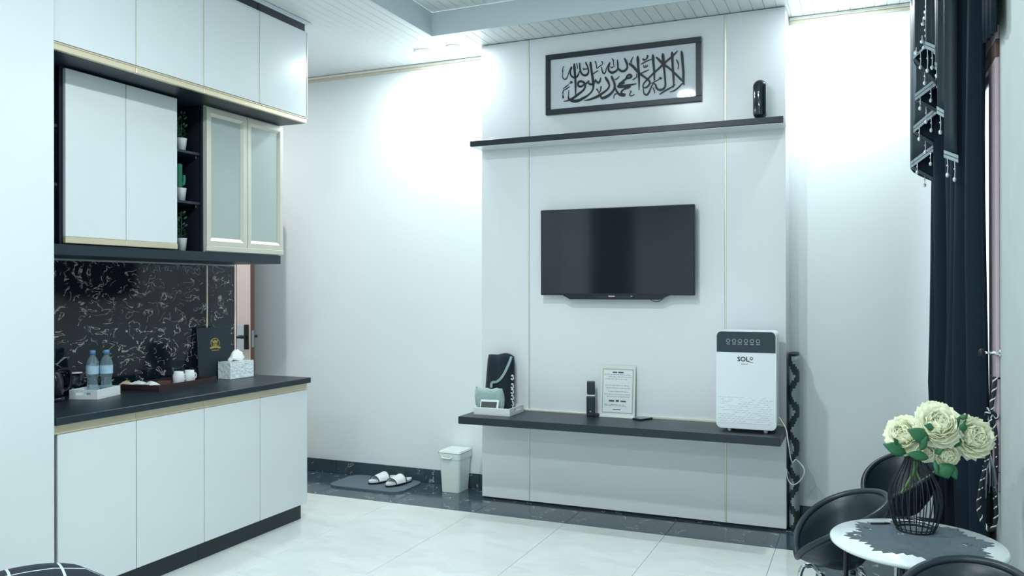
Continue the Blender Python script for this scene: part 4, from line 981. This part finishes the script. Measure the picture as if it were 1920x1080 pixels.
# lace mat
LACE = mat('lace_grey', (84, 98, 106), .9, var=.2, nscale=60)
nt = LACE.node_tree; vo = nt.nodes.new('ShaderNodeTexVoronoi'); vo.inputs['Scale'].default_value = 13; tcn = nt.nodes.new('ShaderNodeTexCoord'); nt.links.new(tcn.outputs['Object'], vo.inputs['Vector'])
lt = nt.nodes.new('ShaderNodeMath'); lt.operation = 'LESS_THAN'; lt.inputs[1].default_value = .23; nt.links.new(vo.outputs['Distance'], lt.inputs[0])
n5 = nt.nodes.new('ShaderNodeTexNoise'); n5.inputs['Scale'].default_value = 90; nt.links.new(tcn.outputs['Object'], n5.inputs['Vector'])
g5 = nt.nodes.new('ShaderNodeMath'); g5.operation = 'GREATER_THAN'; g5.inputs[1].default_value = .5; nt.links.new(n5.outputs['Fac'], g5.inputs[0])
m5 = nt.nodes.new('ShaderNodeMath'); m5.operation = 'MULTIPLY'; nt.links.new(lt.outputs[0], m5.inputs[0]); nt.links.new(g5.outputs[0], m5.inputs[1])
trn = nt.nodes.new('ShaderNodeBsdfTransparent'); mxs = nt.nodes.new('ShaderNodeMixShader'); outn = nt.nodes['Material Output']
nt.links.new(m5.outputs[0], mxs.inputs[0]); nt.links.new(nt.nodes['Principled BSDF'].outputs[0], mxs.inputs[1]); nt.links.new(trn.outputs[0], mxs.inputs[2]); nt.links.new(mxs.outputs[0], outn.inputs[0])
rng = random.Random(3); poly = []
for k in range(88):
    a = 2*PI*k/88; r = .205+.018*math.sin(8*a)+(.016 if k % 2 else -.008)*rng.uniform(.4, 1.2)
    poly.append((r*math.cos(a), r*math.sin(a)))
b = BM(); prism(b, poly, lambda u, v, d: (u, v, d), .0003, .0018); xf(b, (TCX_+.005, TCY_+.015, TZ)); tag(obj('lace_mat', b, LACE), 'grey lace mat with jagged edge on the round white table', 'doily')
# pen
pp = on(1651, 981, 2, TZ+.006)
b = BM(); tube(b, [pp+Vector((-.032, -.014, 0)), pp+Vector((.02, .008, 0)), pp+Vector((.030, .0125, 0)), pp+Vector((.034, .014, 0))], [.0035, .0035, .0025, .0008], 8)
tag(obj('pen', b, BLACKM), 'short black pen lying on the lace mat behind the vase', 'pen')
# wire vase
vb = on(1716, 994, 2, TZ+.002); vb = Vector((vb.x, vb.y, TZ+.002))
t = thing('wire_vase', 'black wire vase standing on the lace mat', 'vase', vb)
prof = [(.060, .004), (.072, .03), (.083, .075), (.086, .11), (.080, .145), (.064, .185), (.044, .222), (.033, .248), (.034, .262), (.038, .272)]
sp_ = smooth(prof, 3)
for k in range(24):
    a = 2*PI*k/24
    b = BM(); tube(b, [(r*math.cos(a), r*math.sin(a), z) for r, z in sp_], .002, 5); obj('wire', b, WIRE, t)
for r, z, th_ in ((.060, .003, .003), (.064, .012, .0022), (.038, .272, .0028), (.0335, .25, .0018)):
    b = BM(); tube(b, [(r*math.cos(2*PI*i/36), r*math.sin(2*PI*i/36), z) for i in range(36)], th_, 6, True); obj('ring', b, WIRE, t)
# flowers
def petal(b, c, d, up, wdt, ln, curl):
    s = d.cross(up).normalized(); vv = []
    for j in range(4):
        v = j/3; row = []
        for i in range(5):
            u = i/4*2-1; ww = wdt*(.45+.75*math.sin(PI*min(v*.62+.2, 1)))*.5
            p = c+d*(ln*v)+s*(u*ww)+up*(curl*(v*v)+.25*wdt*u*u*v)+d*(-.10*ln*abs(u)**2*v)
            row.append(b.verts.new(p+up*random.uniform(-.0022, .0022)*v))
        vv.append(row)
    for j in range(3):
        for i in range(4): f = b.faces.new((vv[j][i], vv[j][i+1], vv[j+1][i+1], vv[j+1][i])); f.smooth = True
def bloom_mesh(R_, face):
    "many layered petals forming a full rounded bloom that faces along 'face'"
    b = BM(); q = Vector((0, 0, 1)).rotation_difference(face.normalized())
    for ring_, (cnt, elev, ln, off) in enumerate(((11, -25, .95, 0), (11, 0, 1.0, .3), (10, 22, .98, .1), (9, 42, .92, .5), (8, 58, .82, .2), (6, 72, .66, .4), (5, 82, .5, .1))):
        for k in range(cnt):
            a = 2*PI*(k+off)/cnt+random.uniform(-.12, .12); e = math.radians(elev+random.uniform(-7, 7))
            d = Vector((math.cos(a)*math.cos(e), math.sin(a)*math.cos(e), math.sin(e)))
            up = Vector((-math.cos(a)*math.sin(e), -math.sin(a)*math.sin(e), math.cos(e)))
            petal(b, q @ (d*R_*.12), q @ d, q @ up, R_*1.05*(1-.05*ring_), R_*ln*.9*random.uniform(.92, 1.06), R_*.30)
    return b
def leaf(name, base, tip, wd, parent, droop=.2, roll=None):
    base, tip = Vector(base), Vector(tip); d = tip-base; n_ = roll or Vector((0, -1, .5)); s = d.cross(n_).normalized(); up = s.cross(d).normalized(); b = BM(); rows = []
    for j in range(8):
        v = j/7; ww = wd*math.sin(PI*v**.8)*.5+.0005
        c = base+d*v+up*(d.length*droop*math.sin(PI*v)*.35)
        rows.append([b.verts.new(c+s*ww*u+up*(-.12*wd*abs(u)+.0)) for u in (-1, -.5, 0, .5, 1)])
    for k in range(7):
        for i in range(4): f = b.faces.new((rows[k][i], rows[k][i+1], rows[k+1][i+1], rows[k+1][i])); f.smooth = True
    o = obj(name, b, GREEN, parent, True)
    sm = o.modifiers.new('thickness', 'SOLIDIFY'); sm.thickness = .0012
    return o
vy = vb.y
def at(px, py, dy): return on(px, py, 1, vy+dy)
FL = [ # bloom px, py, depth offset, radius, facing, label, stem foot
 (1701, 818, -.02, .066, (-.35, -.9, .35), 'cream peony leaning left over the vase rim', (-.045, -.02, .13)),
 (1757, 801, -.055, .072, (.0, -.9, .55), 'large cream peony in the middle of the bunch facing front', (-.03, .0, .15)),
 (1816, 820, .0, .070, (.35, -.85, .25), 'cream peony at the right side of the bunch', (-.02, .02, .14)),
 (1752, 785, .035, .058, (.0, -.5, .9), 'cream peony at the top behind the middle bloom', (-.04, .02, .12)),
 (1771, 848, -.03, .046, (.2, -.7, -.2), 'small drooping cream bloom below the middle peony', (.02, -.01, .17)),
 (1737, 846, -.04, .036, (-.1, -.9, -.1), 'small pale bud bloom just above the vase rim', (.0, .02, .17))]
neck = vb+Vector((0, 0, .262))
leaves = {0: [((1700, 850), (1656, 832), -.03, .040), ((1722, 800), (1716, 788), -.01, .016), ((1684, 835), (1676, 821), -.05, .012), ((1742, 858), (1700, 850), -.045, .03)],
          1: [((1744, 826), (1702, 804), -.075, .045), ((1752, 803), (1734, 797), -.10, .022), ((1726, 845), (1738, 818), -.08, .02)],
          2: [((1786, 800), (1814, 777), .03, .035), ((1786, 806), (1800, 780), -.03, .018), ((1804, 810), (1808, 792), -.06, .020), ((1790, 840), (1796, 808), -.005, .034)],
          3: [((1770, 785), (1800, 776), .05, .03)],
          4: [((1765, 868), (1779, 898), -.03, .056), ((1778, 868), (1794, 900), -.02, .030), ((1752, 850), (1768, 842), -.06, .018)],
          5: [((1752, 862), (1758, 890), -.035, .012)]}
LG = {0: 'leaf'}
for k, (px, py, dy, R_, fc, lab, ft) in enumerate(FL):
    c = at(px, py, dy); face = Vector(fc)
    t = thing('peony', lab, 'flower', c, group='cream peonies in the wire vase')
    bm_ = bloom_mesh(R_, face); bl = obj('bloom', bm_, PETAL, t)
    sm = bl.modifiers.new('thickness', 'SOLIDIFY'); sm.thickness = .0008
    b = BM(); q = Vector((0, 0, 1)).rotation_difference(face.normalized())
    for j in range(9):
        a = 2*PI*j/9; d = q @ Vector((math.cos(a)*.5, math.sin(a)*.5, .87)); petal(b, q @ Vector((0, 0, R_*.15)), d, q @ Vector((-math.cos(a), -math.sin(a), .4)).normalized(), R_*.35, R_*.52, -R_*.05)
    obj('heart', b, PETALC, bl)
    foot = vb+Vector(ft)
    b = BM(); tube(b, smooth([tuple(foot), tuple(neck+Vector((ft[0]*-.15, 0, -.03))), tuple(neck.lerp(c, .35)+Vector((0, 0, .01))), tuple(c-face.normalized()*R_*.25)], 6), .0034, 7); obj('stem', b, STEM, t, True)
    for (p0, p1, dl_, wd) in leaves[k]: leaf('leaf', at(p0[0], p0[1], dl_-.05), at(p1[0], p1[1], dl_-.065), wd*1.15, t)

# ------------------------------------------------------------------ tub chairs
def chair(loc, ang, label, a=.178, bb=.185, zf=.364, zb=.614, pw=.48):
    t = thing('tub_chair', label, 'chair', (loc[0], loc[1], 0), ang, group='black tub chairs around the round table')
    nT, nR = 48, 12; SB_ = .315
    def pt(th, r, off):
        w_ = ((1-math.cos(th))/2)**pw; zr = zf+(zb-zf)*w_
        f = r**2.6; rr = r**.8
        z = SB_+.03+(zr-SB_-.03)*f
        return Vector((a*rr*math.cos(th)*(1-off*.9), bb*rr*math.sin(th)*(1-off*.9), z-off*.20*(1-r*.55)))
    b = BM(); lay = []
    for off in (0, .13):
        g_ = [[b.verts.new(pt(0, 0, off))]]
        for i in range(1, nR+1): g_.append([b.verts.new(pt(2*PI*k/nT, i/nR, off)) for k in range(nT)])
        lay.append(g_)
    for g_ in lay:
        for k in range(nT): b.faces.new((g_[0][0], g_[1][k], g_[1][(k+1) % nT]))
        for i in range(1, nR):
            for k in range(nT): b.faces.new((g_[i][k], g_[i+1][k], g_[i+1][(k+1) % nT], g_[i][(k+1) % nT]))
    for k in range(nT): b.faces.new((lay[0][nR][k], lay[0][nR][(k+1) % nT], lay[1][nR][(k+1) % nT], lay[1][nR][k]))
    obj('shell', b, LEATHER, t, shade=True)
    b = BM(); tube(b, [pt(2*PI*k/64, 1, .06)+Vector((0, 0, .002)) for k in range(64)], .013, 8, True); obj('rolled_edge', b, LEATHER, t)
    for s in (-1, 1):
        b = BM(); tube(b, smooth([(.16, s*.15, .008), (.125, s*.115, .26), (.09, s*.105, .292), (0, s*.105, .296), (-.09, s*.105, .292), (-.125, s*.115, .26), (-.16, s*.15, .008)], 5), .0095, 10); obj('leg_frame', b, STEEL, t)
    b = BM()
    for x in (-.08, .08): tube(b, [(x, -.105, .295), (x, .105, .295)], .009, 8)
    obj('cross_bar', b, STEEL, t)
    for sx in (-1, 1):
        for s in (-1, 1):
            b = BM(); lathe(b, [(0, 0), (.013, 0), (.013, .012), (0, .012)], 12, (sx*.16, s*.15, .0005)); obj('foot', b, BLACKM, t)
    return t
chair((-.085, 3.468), 3.48, 'black leather tub chair on the side of the table nearest the television panel')
chair((.165, 4.39), 3.81, 'black leather tub chair standing behind the vase against the curtain')
chair((.262, 2.621), 4.285, 'black leather tub chair closest to the camera, cut off by the picture bottom')

# ------------------------------------------------------------------ pouf at the lower left
pc = on(52, 1064, 2, .52)
POUF = mat('pouf_cloth', (26, 38, 48), .9, var=.1, nscale=120, bump=.3)
nt = POUF.node_tree; N = nt.nodes.new; Lk = nt.links.new; bs = nt.nodes['Principled BSDF']; basec = bs.inputs['Base Color'].links[0].from_socket
tcn = N('ShaderNodeTexCoord'); mpn = N('ShaderNodeMapping'); mpn.inputs['Rotation'].default_value = (0, 0, .55); Lk(tcn.outputs['Object'], mpn.inputs[0]); sp = N('ShaderNodeSeparateXYZ'); Lk(mpn.outputs[0], sp.inputs[0])
lines = [mth('LESS_THAN', mth('PINGPONG', mth('ADD', sp.outputs[a_], o_), .075), .0042) for a_, o_ in (('X', .02), ('Y', .05))]
mx = N('ShaderNodeMix'); mx.data_type = 'RGBA'; Lk(mth('MAXIMUM', lines[0], lines[1]), mx.inputs[0]); Lk(basec, mx.inputs[6]); mx.inputs[7].default_value = (*lin((200, 212, 218)), 1); Lk(mx.outputs[2], bs.inputs['Base Color'])
t = thing('pouf', 'black pouf with thin white lines in the lower left corner', 'pouf', (pc.x, pc.y, 0))
b = BM(); lathe(b, [(0, .03), (.24, .03), (.27, .08), (.285, .22), (.277, .34), (.24, .43), (.17, .478), (.08, .497), (0, .501)], 48); obj('cushion', b, POUF, t)
b = BM(); lathe(b, [(0, .0005), (.2, .0005), (.2, .029), (0, .029)], 32); obj('base', b, BLACKM, t)
